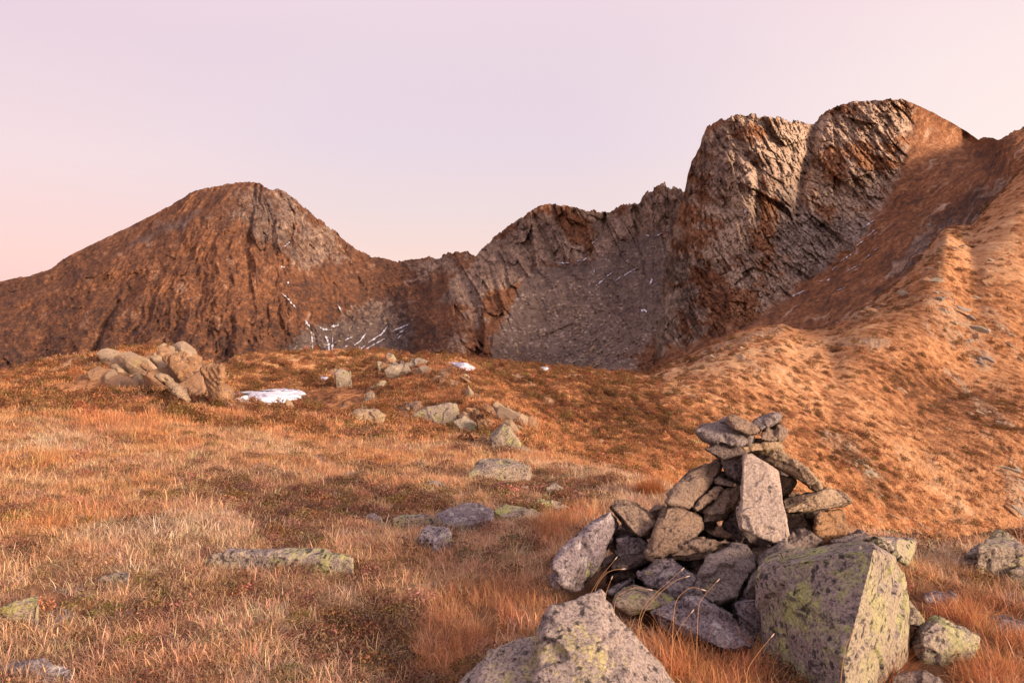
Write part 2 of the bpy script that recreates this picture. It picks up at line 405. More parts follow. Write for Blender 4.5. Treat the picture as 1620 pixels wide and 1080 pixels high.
PALE = [([(1190, 555), (1300, 530), (1350, 560), (1340, 620), (1420, 690), (1560, 800), (1530, 850), (1380, 700), (1230, 640)], .82), ([(1030, 592), (1100, 575), (1190, 560), (1200, 600), (1060, 625)], .85),
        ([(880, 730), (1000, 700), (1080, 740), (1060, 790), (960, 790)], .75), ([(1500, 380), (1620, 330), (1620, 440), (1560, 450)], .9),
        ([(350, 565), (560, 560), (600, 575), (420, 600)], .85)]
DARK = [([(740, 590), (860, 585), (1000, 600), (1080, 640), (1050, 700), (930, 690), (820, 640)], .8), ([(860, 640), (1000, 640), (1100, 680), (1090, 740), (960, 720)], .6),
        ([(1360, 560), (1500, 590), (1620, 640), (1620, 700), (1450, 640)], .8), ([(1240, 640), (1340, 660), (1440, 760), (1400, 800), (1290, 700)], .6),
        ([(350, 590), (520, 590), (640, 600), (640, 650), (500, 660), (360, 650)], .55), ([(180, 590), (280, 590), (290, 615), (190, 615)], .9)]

def build_ground():
    # near ground: fine grid, world x in fans
    def sheet(name, px, rows_l, mat, masks):
        n = len(px); L, Z = ground_knots(px)
        l = rows_l(L)                                # (R, n)
        PX = np.broadcast_to(px, l.shape); Y = np.exp(l)
        z = ground_z(PX.ravel(), Y.ravel(), True).reshape(l.shape)
        V = np.stack([(PX - CX) / F * Y, Y, z], -1).reshape(-1, 3)
        if masks:
            py = HY - z / Y * F
            r, d, p = hill_masks(PX.ravel(), py.ravel(), V[:, 0], V[:, 1])
            V[:, 2] += np.where(V[:, 1] > 45, V[:, 1] * .0035, 0) * sstep(45, 70, V[:, 1]) * ridged(P3((V[:, 0] * .80 + V[:, 1] * .60) * .10, (-V[:, 0] * .60 + V[:, 1] * .80) * .02, 44.), 3) * sstep(900, 1050, PX.ravel())
            s = V[:, 0] * .80 + V[:, 1] * .60; t = -V[:, 0] * .60 + V[:, 1] * .80; sz = np.clip(V[:, 1] / 110, .42, 1.6)
            c1, c2, idn = cells(P3(s / sz / 1.1, t / sz / 2.2), 3); e1, e2, ide = cells(P3(s / sz / .42, t / sz / .8), 8)
            V[:, 2] += r * sz * (1 - .62 * sstep(60, 130, V[:, 1])) * (.42 * ridged(P3(s / sz / 1.6, t / sz / 2.6), 3, .5) + .35 * (1 - sstep(45, 70, V[:, 1])) * facets(P3(s / sz / .9, t / sz / 1.8))) * sstep(13.9, 18, V[:, 1])
        me = mesh_from(name, V, grid_faces(*l.shape)[:, ::1], mat)
        if masks:
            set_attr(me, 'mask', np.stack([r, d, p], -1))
        o = link(name, me); tag(o, kind='structure'); return o
    near_px = np.arange(-700, 2500, 3.2)
    lo, hi = math.log(.45), math.log(14.)
    sheet('ground', near_px, lambda L: np.broadcast_to(np.concatenate([np.linspace(lo, math.log(2.2), 60), np.linspace(math.log(2.2), hi, 420)[1:]])[:, None], (479, len(near_px))), MAT_GROUND, False)
    hpx = np.concatenate([np.arange(-800, -60, 8.), np.arange(-60, 1700, 1.7), np.arange(1700, 2800, 8.)])
    def rows(L):
        a = np.full(len(hpx), hi - .002); c5 = L[5]; c6 = L[6]; out = []
        mid = np.maximum(c5, a + .1)
        for t in np.linspace(0, 1, 190, endpoint=False): out.append(a + (mid - a) * t)
        for t in np.linspace(0, 1, 330, endpoint=False): out.append(mid + (c6 - mid) * t)
        for t in np.linspace(0, 1, 30, endpoint=False): out.append(c6 + (L[7] - c6) * t)
        for t in np.linspace(0, 1, 25): out.append(L[7] + (L[8] - L[7]) * t)
        return np.array(out)
    sheet('hillside', hpx, rows, MAT_HILL, True)
build_ground()
print('ground', round(time.time() - T0, 1))

# ------------------------------------------------------------------ mountains: relief grids
def tps(ctrl, px, py):
    c = np.array(ctrl, float); X = c[:, :2] / 400.; v = np.log(c[:, 2]); n = len(c)
    def U(r2): return np.where(r2 > 0, r2 * np.log(r2 + 1e-12), 0)
    K = U(((X[:, None] - X[None]) ** 2).sum(-1)) + 1e-3 * np.eye(n)
    Pm = np.c_[np.ones(n), X]; A = np.block([[K, Pm], [Pm.T, np.zeros((3, 3))]])
    w = np.linalg.solve(A, np.r_[v, 0, 0, 0])
    q = np.stack([px.ravel(), py.ravel()], -1) / 400.
    out = w[n] + q @ w[n + 1:]
    for k in range(n): out = out + w[k] * U(((q - X[k]) ** 2).sum(-1))
    return np.exp(out).reshape(px.shape)

class Relief:
    def __init__(s, name, px, top, bot, rows, ctrl, shape, masks):
        s.px = px; s.top = top; s.bot = bot
        v = np.linspace(0, 1, rows)[:, None]
        s.PX = np.broadcast_to(px, (rows, len(px))); s.PY = bot + (top - bot) * v
        Y = tps(ctrl, s.PX, s.PY)
        s.Y = Y + shape(s.PX.ravel(), s.PY.ravel(), Y.ravel()).reshape(Y.shape)
        m = masks(s.PX.ravel(), s.PY.ravel())
        V = np.stack([(s.PX - CX) / F * s.Y, s.Y, -(s.PY - HY) / F * s.Y], -1)
        last = V[-1]; back = []
        for f, d in ((1.02, .006), (1.06, .035), (1.25, .25), (1.6, .6)):        # the far side of the ridge
            b = last.copy(); b[:, 0] *= f; b[:, 1] *= f; b[:, 2] = last[:, 2] - d * last[:, 1]; back.append(b)
        V = np.concatenate([V] + [b[None] for b in back], 0)
        mm = np.concatenate([m, np.tile(m.reshape(rows, len(px), 3)[-1], (4, 1))], 0)
        me = mesh_from(name, V.reshape(-1, 3), grid_faces(rows + 4, len(px)), MAT_MT)
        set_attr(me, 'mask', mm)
        s.o = link(name, me); tag(s.o, kind='structure')
    def depth(s, px, py):
        c = np.clip((px - s.px[0]) / (s.px[1] - s.px[0]), 0, len(s.px) - 1.001); i = int(c)
        v = (py - s.bot[i]) / (s.top[i] - s.bot[i]); r = np.clip(v * (s.Y.shape[0] - 1), 0, s.Y.shape[0] - 1.001)
        j = int(r); return float(min(s.Y[j, i], s.Y[j + 1, i], s.Y[j, i + 1], s.Y[j + 1, i + 1]))

def skyline(pts, px, jag):
    y = np.interp(px, *np.array(pts, float).T)
    amp = np.interp(px, *np.array(jag, float).T)
    d1, d2, idn = cells(P3(px / 11., px * 0 + .5), 5)
    y = y + amp * (fbm(P3(px / 18., px * 0), 4) * 5. + (idn - .5) * 4.2 + fbm(P3(px / 3.5, px * 0 + 9), 2) * 2.6)
    return y

# --- the western mountain and the cirque with its middle peak
SKY_L = [(-900, 640), (-400, 560), (-150, 490), (0, 445), (30, 438), (45, 437), (80, 425), (110, 403), (200, 361), (270, 325), (300, 306), (340, 294), (380, 288), (410, 290), (430, 300), (440, 297), (452, 303),
         (470, 318), (500, 345), (530, 365), (560, 392), (590, 406), (620, 411), (635, 415), (650, 411), (690, 407), (725, 398), (740, 400), (752, 405), (780, 377), (820, 346), (850, 328), (870, 321), (895, 326),
         (925, 333), (965, 338), (975, 330), (990, 324), (1010, 325), (1020, 310), (1035, 297), (1050, 293), (1070, 298), (1083, 303), (1110, 320), (1180, 350)]
JAG_L = [(-900, .3), (280, .3), (300, .5), (420, .7), (560, .9), (640, 1.1), (740, 1.2), (770, .8), (860, .6), (910, .6), (960, 1.4), (1000, 1.6), (1100, 1.5), (1200, 1.)]
CTRL_L = [(-800, 650, 420), (-400, 640, 420), (-400, 570, 700), (0, 640, 400), (0, 445, 820), (0, 540, 560), (200, 640, 390), (200, 361, 880), (200, 480, 600), (190, 410, 720), (380, 640, 400), (380, 288, 940), (330, 345, 760), (300, 450, 590),
          (430, 320, 860), (440, 420, 700), (500, 345, 930), (560, 392, 980), (560, 470, 760), (540, 545, 620), (540, 640, 470), (635, 415, 990), (640, 500, 760), (640, 560, 640), (650, 640, 470), (725, 398, 900), (720, 470, 700), (700, 560, 520), (700, 640, 440),
          (752, 405, 860), (800, 440, 730), (870, 321, 850), (870, 410, 760), (860, 520, 600), (860, 640, 460), (965, 338, 840), (960, 430, 700), (980, 540, 560), (980, 640, 440), (1050, 293, 800), (1050, 380, 740), (1060, 480, 600), (1060, 640, 430), (1180, 350, 760), (1180, 640, 430)]
GUL_L = [([(188, 478), (170, 502), (158, 530), (148, 560), (140, 600)], 12, 4), ([(440, 300), (470, 350), (455, 400), (450, 430)], 14, 9), ([(400, 300), (430, 360), (490, 410)], 10, 9), ([(690, 410), (700, 470), (705, 560)], 14, 8),
         ([(880, 325), (885, 360), (900, 405)], 12, 6), ([(845, 345), (860, 375), (880, 412)], 12, 6), ([(905, 335), (920, 370), (935, 402)], 8, 6), ([(960, 340), (945, 380), (930, 420)], 14, 8), ([(1015, 325), (1005, 370)], 10, 7),
         ([(300, 400), (330, 480), (350, 560)], 9, 14), ([(80, 470), (70, 560)], 9, 12), ([(240, 440), (260, 560)], 8, 12)]
def shape_L(px, py, Y):
    d = np.zeros(px.shape)
    dd, sg = segdist(px, py, [(380, 288), (330, 338), (265, 365), (215, 392), (165, 418), (100, 455), (0, 490)])       # front spur hides a back slope
    up = (py < np.interp(px, [0, 100, 165, 215, 265, 330, 380], [490, 455, 418, 392, 365, 338, 288])) & (px < 380)
    d += np.where(up, 45 * sstep(0, 14, dd), 0)
    for line, a, w in GUL_L:
        g, _ = segdist(px, py, line); d += a * np.exp(-(g / w) ** 2)
    p = P3(px, py)
    mid = sstep(640, 760, px)
    wx = px + 22 * fbm(p / 60, 3); wy = py + 22 * fbm(p / 60 + 9, 3); th_ = np.arctan2(wx - 405, np.maximum(wy - 190, 5)); rr = np.hypot(wx - 405, wy - 190)
    d += -(1 - mid) * (26 * ridged(P3(th_ * 4.2, rr / 210, 1.), 3) + 11 * ridged(P3(th_ * 12, rr / 110, 3.), 4) + 4.0 * ridged(P3(th_ * 34, rr / 40, 5.), 3))
    th = math.radians(68); s = px * math.sin(th) - py * math.cos(th); t = px * math.cos(th) + py * math.sin(th)
    d += -(1 - mid) * (1.8 * fbm(p / 2.6, 3) + 3.5 * ridged(P3(px / 11, py / 13, 8.), 4, .6))
    d += -9 * ridged(P3(px / 60, py / 110), 4) - 5 * fbm(p / 22, 4) - 2.0 * fbm(p / 5, 3)
    d += -mid * (1 - .75 * inpoly(px, py, SCREE_L[0], 14)) * (18 * facets(P3(s / 40, t / 90, 1.)) + 9 * facets(P3(s / 15, t / 40, 2.)) + 4 * facets(P3(s / 6, t / 15, 3.)))
    d += -(1 - mid) * sstep(-.25, .3, fbm(p / 50 + 3, 3) + .25 * inpoly(px, py, ROCK_L[1][0], 20)) * (5 * facets(P3(th_ * 9, rr / 40, 1.)) + 3 * facets(P3(th_ * 24, rr / 17, 2.)) + 1.6 * facets(P3(th_ * 60, rr / 8, 3.)))
    d += -mid * (5 * ridged(P3(s / 26, t / 110, 2.), 4) + 2.5 * ridged(P3(s / 6., t / 34, 5.), 3))
    bl = inpoly(px, py, SCREE_L[0], 14) + inpoly(px, py, [(880, 330), (1080, 300), (1060, 420), (860, 420)], 10) * .4
    c1, c2, idn = cells(P3(px / 6.5, py / 4.5), 1)
    d += -np.clip(bl, 0, 1) * 3.5 * np.maximum(0, .45 - c1) * (idn > .45) * 2
    return d
SCREE_L = [[(760, 590), (800, 500), (835, 430), (900, 415), (965, 398), (1010, 372), (1040, 355), (1062, 430), (1095, 520), (1060, 575), (990, 600), (870, 610)],
           [(440, 565), (470, 530), (520, 510), (580, 505), (650, 510), (655, 545), (620, 575)],
           [(205, 385), (260, 350), (330, 322), (325, 340), (255, 375), (200, 400)]]
ROCK_L = [([(690, 480), (752, 400), (820, 345), (870, 318), (965, 335), (1020, 305), (1050, 288), (1090, 300), (1065, 440), (1035, 360), (960, 402), (880, 418), (830, 432), (800, 490), (760, 480)], .9),
          ([(330, 350), (390, 285), (450, 298), (500, 340), (560, 400), (530, 430), (470, 420), (400, 390), (380, 350)], .55), ([(520, 490), (580, 470), (650, 480), (640, 515), (540, 515)], .7),
          ([(640, 410), (760, 400), (720, 440), (650, 450)], .5), ([(760, 440), (830, 430), (800, 500), (720, 560), (680, 560)], .45)]
def masks_L(px, py):
    p = P3(px, py); wp = p / 42.; ox, oy = px, py; px = px + 26 * fbm(wp, 4); py = py + 20 * fbm(wp + 5, 4)
    n = fbm(p / 34, 5); n2 = fbm(p / 7, 4); th_ = np.arctan2(px - 405, np.maximum(py - 190, 5)); rr = np.hypot(px - 405, py - 190); nr = fbm(P3(th_ * 13, rr / 34, 2.), 5, .62); nr2 = fbm(P3(th_ * 50, rr / 11, 6.), 4, .65); west = 1 - sstep(640, 760, ox)
    nv = west * nr2 + (1 - west) * fbm(P3((px * .93 - py * .37) / 4.5, (px * .37 + py * .93) / 22, 4.), 4)
    rock = np.zeros(px.shape)
    for poly, v in ROCK_L: rock = np.maximum(rock, v * inpoly(px, py, poly, 14))
    og = inpoly(px, py, [(855, 330), (900, 328), (925, 345), (935, 395), (905, 380), (885, 350)], 8) + inpoly(px, py, [(755, 470), (800, 450), (830, 445), (820, 470), (770, 500)], 8)
    og = og + inpoly(px, py, [(985, 390), (1005, 395), (1000, 420), (985, 415)], 5)
    rock = sstep(.30, .66, rock + .6 * n + .5 * n2 + .6 * nv - .8 * og) * .92
    rock = np.maximum(rock, west * sstep(.02, .5, nr * .8 + nr2 * .6 + n2 * .4 - .08) * .5)
    sc = np.zeros(px.shape)
    for poly, v in zip(SCREE_L, (1., .95, .6)): sc = np.maximum(sc, v * inpoly(px, py, poly, 10))
    lowg = inpoly(px, py, [(1010, 600), (1000, 560), (1060, 520), (1110, 530), (1110, 620)], 20) + inpoly(px, py, [(740, 600), (800, 560), (900, 570), (960, 620)], 10) * .15
    sc = sstep(.25, .85, sc + .55 * n + .5 * n2 - .7 * lowg)
    tone = .50 + .30 * n + .34 * n2 + west * (.34 * nr + .34 * nr2 - .12 - .12 * sstep(430, 600, oy))
    tone = tone + .34 * fbm(P3(ox / 2.3, oy / 2.3, 3.), 3) + rock * .35 * nv
    c1, c2, idn = cells(P3(ox / 6.5, oy / 4.5), 1)
    pale = (c1 < .40) & (idn > .55) & (fbm(p / 40 + 5, 2) + .12 * sstep(470, 540, py) > -.02)
    tone = tone + sc * np.where(pale, .42 * (idn), -.02)
    tone = tone - .12 * inpoly(px, py, [(130, 560), (150, 500), (190, 480), (170, 530), (150, 590)], 8) + .06 * inpoly(px, py, [(180, 420), (330, 345), (420, 420), (430, 520), (240, 500)], 40)  # shade of the cleft and light on the spur's front put into the tone
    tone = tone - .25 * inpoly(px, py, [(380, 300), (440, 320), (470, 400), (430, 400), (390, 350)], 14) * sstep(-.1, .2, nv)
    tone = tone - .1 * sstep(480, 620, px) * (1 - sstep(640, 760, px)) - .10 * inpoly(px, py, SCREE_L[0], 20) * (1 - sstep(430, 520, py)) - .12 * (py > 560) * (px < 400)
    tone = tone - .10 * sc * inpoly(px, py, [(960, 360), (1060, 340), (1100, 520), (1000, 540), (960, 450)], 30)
    return np.clip(np.stack([rock, sc, tone], -1), 0, 1)

# --- the eastern peak with its cliffs and the grassy ridge that closes the view on the right
SKY_R = [(1030, 600), (1040, 520), (1047, 470), (1054, 420), (1066, 360), (1083, 304), (1088, 275), (1098, 250), (1108, 228), (1118, 203), (1135, 190), (1165, 181), (1200, 183), (1240, 187), (1262, 193), (1291, 197),
         (1296, 187), (1304, 178), (1322, 166), (1350, 161), (1400, 158), (1426, 156), (1450, 166), (1475, 178), (1500, 191), (1530, 208), (1548, 222), (1556, 217), (1566, 217), (1580, 222), (1590, 214), (1605, 208), (1620, 200),
         (1700, 160), (1800, 120), (2000, 60), (2300, 30), (2700, 30)]  # beyond the frame the unseen ridge is raised to shade the mountains
JAG_R = [(1030, 1.5), (1290, 1.2), (1330, .8), (1425, .5), (1440, .25), (1540, .25), (1556, .5), (1620, .9), (2700, 1.)]
CTRL_R = [(1035, 640, 430), (1045, 470, 615), (1083, 304, 735), (1100, 400, 610), (1100, 540, 480), (1118, 205, 700), (1165, 181, 650), (1160, 280, 600), (1170, 380, 555), (1190, 500, 455), (1190, 640, 360), (1240, 187, 665), (1240, 280, 615),
          (1240, 380, 550), (1291, 197, 690), (1285, 300, 625), (1290, 400, 540), (1260, 455, 495), (1350, 161, 690), (1350, 260, 630), (1350, 340, 570), (1335, 415, 510), (1426, 156, 690), (1425, 240, 640), (1410, 320, 570), (1500, 191, 740), (1500, 260, 600),
          (1470, 310, 540), (1548, 222, 730), (1540, 260, 530), (1566, 218, 500), (1620, 200, 440), (1620, 280, 370), (1550, 340, 400), (1500, 400, 370), (1430, 440, 370), (1340, 520, 340), (1400, 380, 480), (1340, 640, 260), (1500, 640, 280), (1620, 640, 300),
          (1620, 420, 330), (1700, 160, 430), (1800, 400, 340), (1900, 100, 450), (2300, 30, 480), (2700, 30, 480), (2700, 640, 300), (2200, 640, 300)]
EDGE_R = [(1426, 150), (1441, 185), (1437, 215), (1428, 250), (1418, 290), (1396, 322)]
GUL_R = [([(1293, 190), (1283, 230), (1272, 270), (1264, 310), (1262, 340)], 17, 10), ([(1196, 262), (1202, 300), (1196, 350), (1190, 400)], 12, 7), ([(1160, 200), (1175, 240), (1205, 262)], 12, 8), ([(1150, 250), (1130, 300), (1140, 350)], -8, 10),
         ([(1420, 330), (1370, 385), (1320, 425), (1250, 470), (1180, 515)], 10, 14), ([(1443, 180), (1437, 240), (1412, 300)], 4, 12), ([(1120, 420), (1140, 500), (1150, 540)], 10, 9), ([(1075, 400), (1095, 470), (1110, 540)], 10, 8)]
ROCK_R = [(1030, 560), (1040, 480), (1083, 295), (1110, 215), (1165, 170), (1293, 185), (1350, 150), (1432, 150), (1441, 200), (1420, 290), (1392, 332), (1345, 392), (1290, 430), (1195, 505), (1100, 545)]
def shape_R(px, py, Y):
    d = np.zeros(px.shape)
    for line, a, w in GUL_R:
        g, _ = segdist(px, py, line); d += a * np.exp(-(g / w) ** 2)
    wp = P3(px, py) / 30.; rk = inpoly(px + 20 * fbm(wp, 4), py + 20 * fbm(wp + 5, 4), ROCK_R, 16)
    # inclined slabs: down to the right on the eastern block, steeper and curved on the western block
    west = 1 - sstep(1255, 1290, px + (py - 300) * .2)
    for k, (deg, wt) in enumerate(((52, 1 - west), (61, west))):
        th = math.radians(deg); wob = 9 * fbm(P3(px / 60, py / 60, 7. + k), 2)
        s = px * math.sin(th) - py * math.cos(th) + wob; t = px * math.cos(th) + py * math.sin(th)
        k1, k2, kid = cells(P3(s / 13., t / 46. + .35 * np.floor(s / 13.), 0), 2 + k); m1, m2, mid_ = cells(P3(s / 5.2, t / 17., 0), 12 + k); q1, q2, qid = cells(P3(s / 2.4, t / 7., 0), 22 + k)
        d += -rk * wt * (12 * facets(P3(s / 44, t / 95, 3. + k)) + 6.5 * facets(P3(s / 15, t / 50, 6. + k)) + 3.2 * facets(P3(s / 6.5, t / 17, 9. + k)) + 2.5 * (qid - .5) + 3 * (mid_ - .5))
        d += rk * wt * (4 * (1 - sstep(0, .10, k2 - k1)) * sstep(-.2, .3, fbm(P3(px / 30, py / 30, 4.), 2)) + 3. * (1 - sstep(0, .14, m2 - m1)))
        saw = (s / 14. + .5 * fbm(P3(s / 30, t / 60, 3. + k), 2)); saw = saw - np.floor(saw)
        d += rk * wt * 6.0 * (saw ** 2) * sstep(-.1, .35, fbm(P3(px / 40, py / 40, 11.), 2))
    d += -rk * (10 * fbm(P3(px / 55, py / 55, 1.), 3)) - 1.5 * fbm(P3(px / 4, py / 4, 1.), 3)
    # streaks of the grassy ridge run down to the left
    th = math.radians(139); s = px * math.sin(th) - py * math.cos(th); t = px * math.cos(th) + py * math.sin(th)
    d += -(1 - rk) * (4 * ridged(P3(s / 22, t / 120, 2.), 4) + 2.5 * fbm(P3(s / 7, t / 40, 6.), 4))
    return d
def masks_R(px, py):
    p = P3(px, py); wp = p / 30.; px = px + 20 * fbm(wp, 4); py = py + 20 * fbm(wp + 5, 4)
    n = fbm(p / 38, 4); n2 = fbm(p / 8, 4)
    rk = inpoly(px, py, ROCK_R, 10)
    th = math.radians(55); s = px * math.sin(th) - py * math.cos(th); t = px * math.cos(th) + py * math.sin(th)
    ns = fbm(P3(s / 3.4, t / 20, 1.), 4); nb = fbm(P3(px / 70, (py - px * .1) / 16, 3.), 4)
    th = math.radians(139); s2 = px * math.sin(th) - py * math.cos(th); t2 = px * math.cos(th) + py * math.sin(th)
    ng = fbm(P3(s2 / 6, t2 / 45, 1.), 4); ngl = fbm(P3(s2 / 26, t2 / 110, 1.), 3)
    clean = inpoly(px, py, [(1150, 340), (1175, 250), (1200, 280), (1195, 330), (1160, 400), (1135, 420)], 9) + inpoly(px, py, [(1210, 200), (1290, 200), (1270, 300), (1245, 330), (1215, 250)], 9)
    orange = inpoly(px, py, [(1205, 290), (1240, 320), (1215, 420), (1195, 400)], 12) * .6 + inpoly(px, py, [(1300, 240), (1420, 220), (1415, 260), (1290, 300)], 14) * .35 + inpoly(px, py, [(1090, 520), (1180, 460), (1210, 480), (1180, 520)], 12) * .6 \
        + inpoly(px, py, [(1075, 310), (1130, 290), (1130, 400), (1090, 420)], 14) * .35 + inpoly(px, py, [(1100, 430), (1170, 440), (1190, 510), (1120, 540)], 14) * .5
    rock = rk * sstep(.0, .34, .40 + 1.0 * n + .75 * nb + .45 * ns + .7 * clean - orange)
    out = (1 - rk)
    darkp = inpoly(px, py, [(1480, 340), (1560, 290), (1620, 280), (1620, 320), (1500, 420), (1420, 470), (1400, 430)], 16)
    rock = np.maximum(rock, out * sstep(.22, .42, ng * .8 + ngl * .6 + .34 * darkp) * .85)
    tone = .5 + .30 * (1 - rk) * fbm(P3(px / 2.4, py / 2.4, 3.), 3) + .25 * n + .28 * n2 + rk * (.75 * ns + .27) + .16 * clean
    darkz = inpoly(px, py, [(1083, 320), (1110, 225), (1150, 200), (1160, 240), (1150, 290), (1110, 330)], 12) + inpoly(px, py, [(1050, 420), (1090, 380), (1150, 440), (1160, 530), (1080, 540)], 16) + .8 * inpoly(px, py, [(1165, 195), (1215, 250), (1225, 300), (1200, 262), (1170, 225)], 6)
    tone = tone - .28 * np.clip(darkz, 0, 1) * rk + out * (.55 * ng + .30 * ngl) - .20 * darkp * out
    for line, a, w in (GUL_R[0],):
        g, _ = segdist(px, py, line); tone = tone - .25 * np.exp(-(g / 6) ** 2)  # shade of the chimney gully put into the rock tone
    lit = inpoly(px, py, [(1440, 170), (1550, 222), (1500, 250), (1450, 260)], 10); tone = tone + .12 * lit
    sc = inpoly(px, py, [(1225, 300), (1262, 300), (1290, 345), (1370, 350), (1395, 335), (1330, 420), (1270, 450), (1230, 400)], 12)
    sc = sstep(.35, .7, sc + .7 * n + .3 * n2 - .1) * (rk > .3)
    return np.clip(np.stack([rock, sc, tone], -1), 0, 1)

pxl = np.arange(-800, 1180, 1.35)
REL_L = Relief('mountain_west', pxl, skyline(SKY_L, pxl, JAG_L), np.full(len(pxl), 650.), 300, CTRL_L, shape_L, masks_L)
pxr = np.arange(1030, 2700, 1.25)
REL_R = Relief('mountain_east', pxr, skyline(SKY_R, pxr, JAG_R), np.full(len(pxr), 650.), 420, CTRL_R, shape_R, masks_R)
print('mountains', round(time.time() - T0, 1))
# ------------------------------------------------------------------ stones
ZO = {'U': (4.5, 4.5, 1020, 640), 'A': (2.3485, 2.3478, 820, 620), 'L': (6, 6, 860, 770), 'M': (4.696, 4.696, 960, 850), 'R': (3.6, 3.6, 1180, 780), 'Q': (4.154, 4.154, 1380, 820),
      'P': (3.682, 3.682, 640, 920), 'N': (4.5, 4.5, 520, 560), 'K': (3.375, 3.375, 580, 700), 'O': (3.857, 3.857, 100, 530), 'I': (1, 1, 0, 0)}
def zp(z, s):
    a, b, x, y = ZO[z]; v = [float(q) for q in s.replace(' ', ',').split(',') if q]
    return [(x + v[i] / a, y + v[i + 1] / b) for i in range(0, len(v), 2)]
PENDING, EXC = [], []

def hull_mesh(hulls):
    bm = bmesh.new()
    for pts in hulls:
        vs = [bm.verts.new(tuple(map(float, p))) for p in pts]
        r = bmesh.ops.convex_hull(bm, input=vs)
        junk = list({g for g in r['geom_interior'] + r['geom_unused'] if isinstance(g, bmesh.types.BMVert)})
        if junk: bmesh.ops.delete(bm, geom=junk, context='VERTS')
    bmesh.ops.recalc_face_normals(bm, faces=bm.faces)
    me = bpy.data.meshes.new('hull'); bm.to_mesh(me); bm.free(); return me

def stone(hulls, mat, label, group, name='stone', cat='stone', rough=1., voxel=None, exc=True, smooth=0):
    """queue a stone built from one or more convex blocks (world coordinates); they are fused, weathered and split into facets later"""
    allp = np.concatenate([np.asarray(h, float) for h in hulls]); lo, hi = allp.min(0), allp.max(0)
    c = np.array([(lo[0] + hi[0]) / 2, (lo[1] + hi[1]) / 2, lo[2]])
    me = hull_mesh([np.asarray(h) - c for h in hulls]); dim = hi - lo
    o = link(name, me, tuple(c)); tag(o, label, cat, group)
    vx = voxel or max(.006, min(dim.max() / 64., .05), min(dim) / 12 if min(dim) / 12 < dim.max() / 64 else 0)
    m = o.modifiers.new('r', 'REMESH'); m.mode = 'VOXEL'; m.voxel_size = vx; m.adaptivity = 0
    m = o.modifiers.new('s', 'SMOOTH'); m.factor = .5; m.iterations = smooth
    PENDING.append((o, mat, dim, rough))
    if exc: EXC.append(((lo[0] + hi[0]) / 2, (lo[1] + hi[1]) / 2, (hi[0] - lo[0]) / 2, (hi[1] - lo[1]) / 2))
    return o

def finish_stones():
    dg = bpy.context.evaluated_depsgraph_get(); done = []
    for o, mat, dim, rough in PENDING: done.append(bpy.data.meshes.new_from_object(o.evaluated_get(dg)))
    for k, ((o, mat, dim, rough), me) in enumerate(zip(PENDING, done)):
        o.modifiers.clear(); old = o.data; o.data = me; bpy.data.meshes.remove(old); me.name = o.name
        n = len(me.vertices); V = np.empty(n * 3, np.float32); me.vertices.foreach_get('co', V); V = V.reshape(-1, 3).astype(float)
        N = np.empty(n * 3, np.float32); me.vertices.foreach_get('normal', N) ; N = N.reshape(-1, 3)
        s = float(np.median(dim)); p = V / s + k * 7.7; r = np.random.default_rng(k)
        ax = r.normal(size=3) * .35 + np.array([.0, -.3, 1.]); ax /= np.linalg.norm(ax)
        lay = (p @ ax); thin = min(float(min(dim)), .6 * s)
        fp = p + .22 * np.stack([fbm(p * 2. + 3, 2), fbm(p * 2. + 13, 2), fbm(p * 2. + 23, 2)], -1)
        d = .080 * s * facets(fp * 1.05) + .036 * s * facets(fp * 2.7 + 5) + .012 * s * facets(fp * 6.1 + 9) + .014 * s * fbm(p * 1.6, 3) + .010 * s * ridged(p * 4, 4, .6)
        st = lay * 9 + .7 * fbm(p * 2.2, 2); fr = st - np.floor(st)
        d += .022 * thin * 2 * (np.abs(fr - .5) * 2) ** 3 * sstep(-.2, .3, fbm(p * 1.7 + 5, 2))
        V = V + N * (d * rough)[:, None]
        me.vertices.foreach_set('co', V.astype(np.float32).ravel())
        me.polygons.foreach_set('use_smooth', np.ones(len(me.polygons), bool))
        me.materials.clear(); me.materials.append(ROCK[mat]); me.update()
    PENDING.clear()

def slab_pts(poly, Y, th, gx=0., gy=0., face=1.0, back=.9, mid=.2):
    """a block whose outline is poly: front face at distance Y (tilted by gx, gy metres per 100 px), a broad middle and a back face"""
    P = np.array(poly, float); c = P.mean(0); out = []
    for sc_, dd in ((face, 0.), (1.012, mid * th), (.99, .7 * th), (back, th)):
        Q = c + (P - c) * sc_
        for px, py in Q:
            yy = Y + gx * (px - c[0]) / 100 + gy * (py - c[1]) / 100 + dd + th * .14 * math.sin(px * 1.7 + py * 2.9 + dd * 40)
            out.append(world(px, py, yy))
    return out

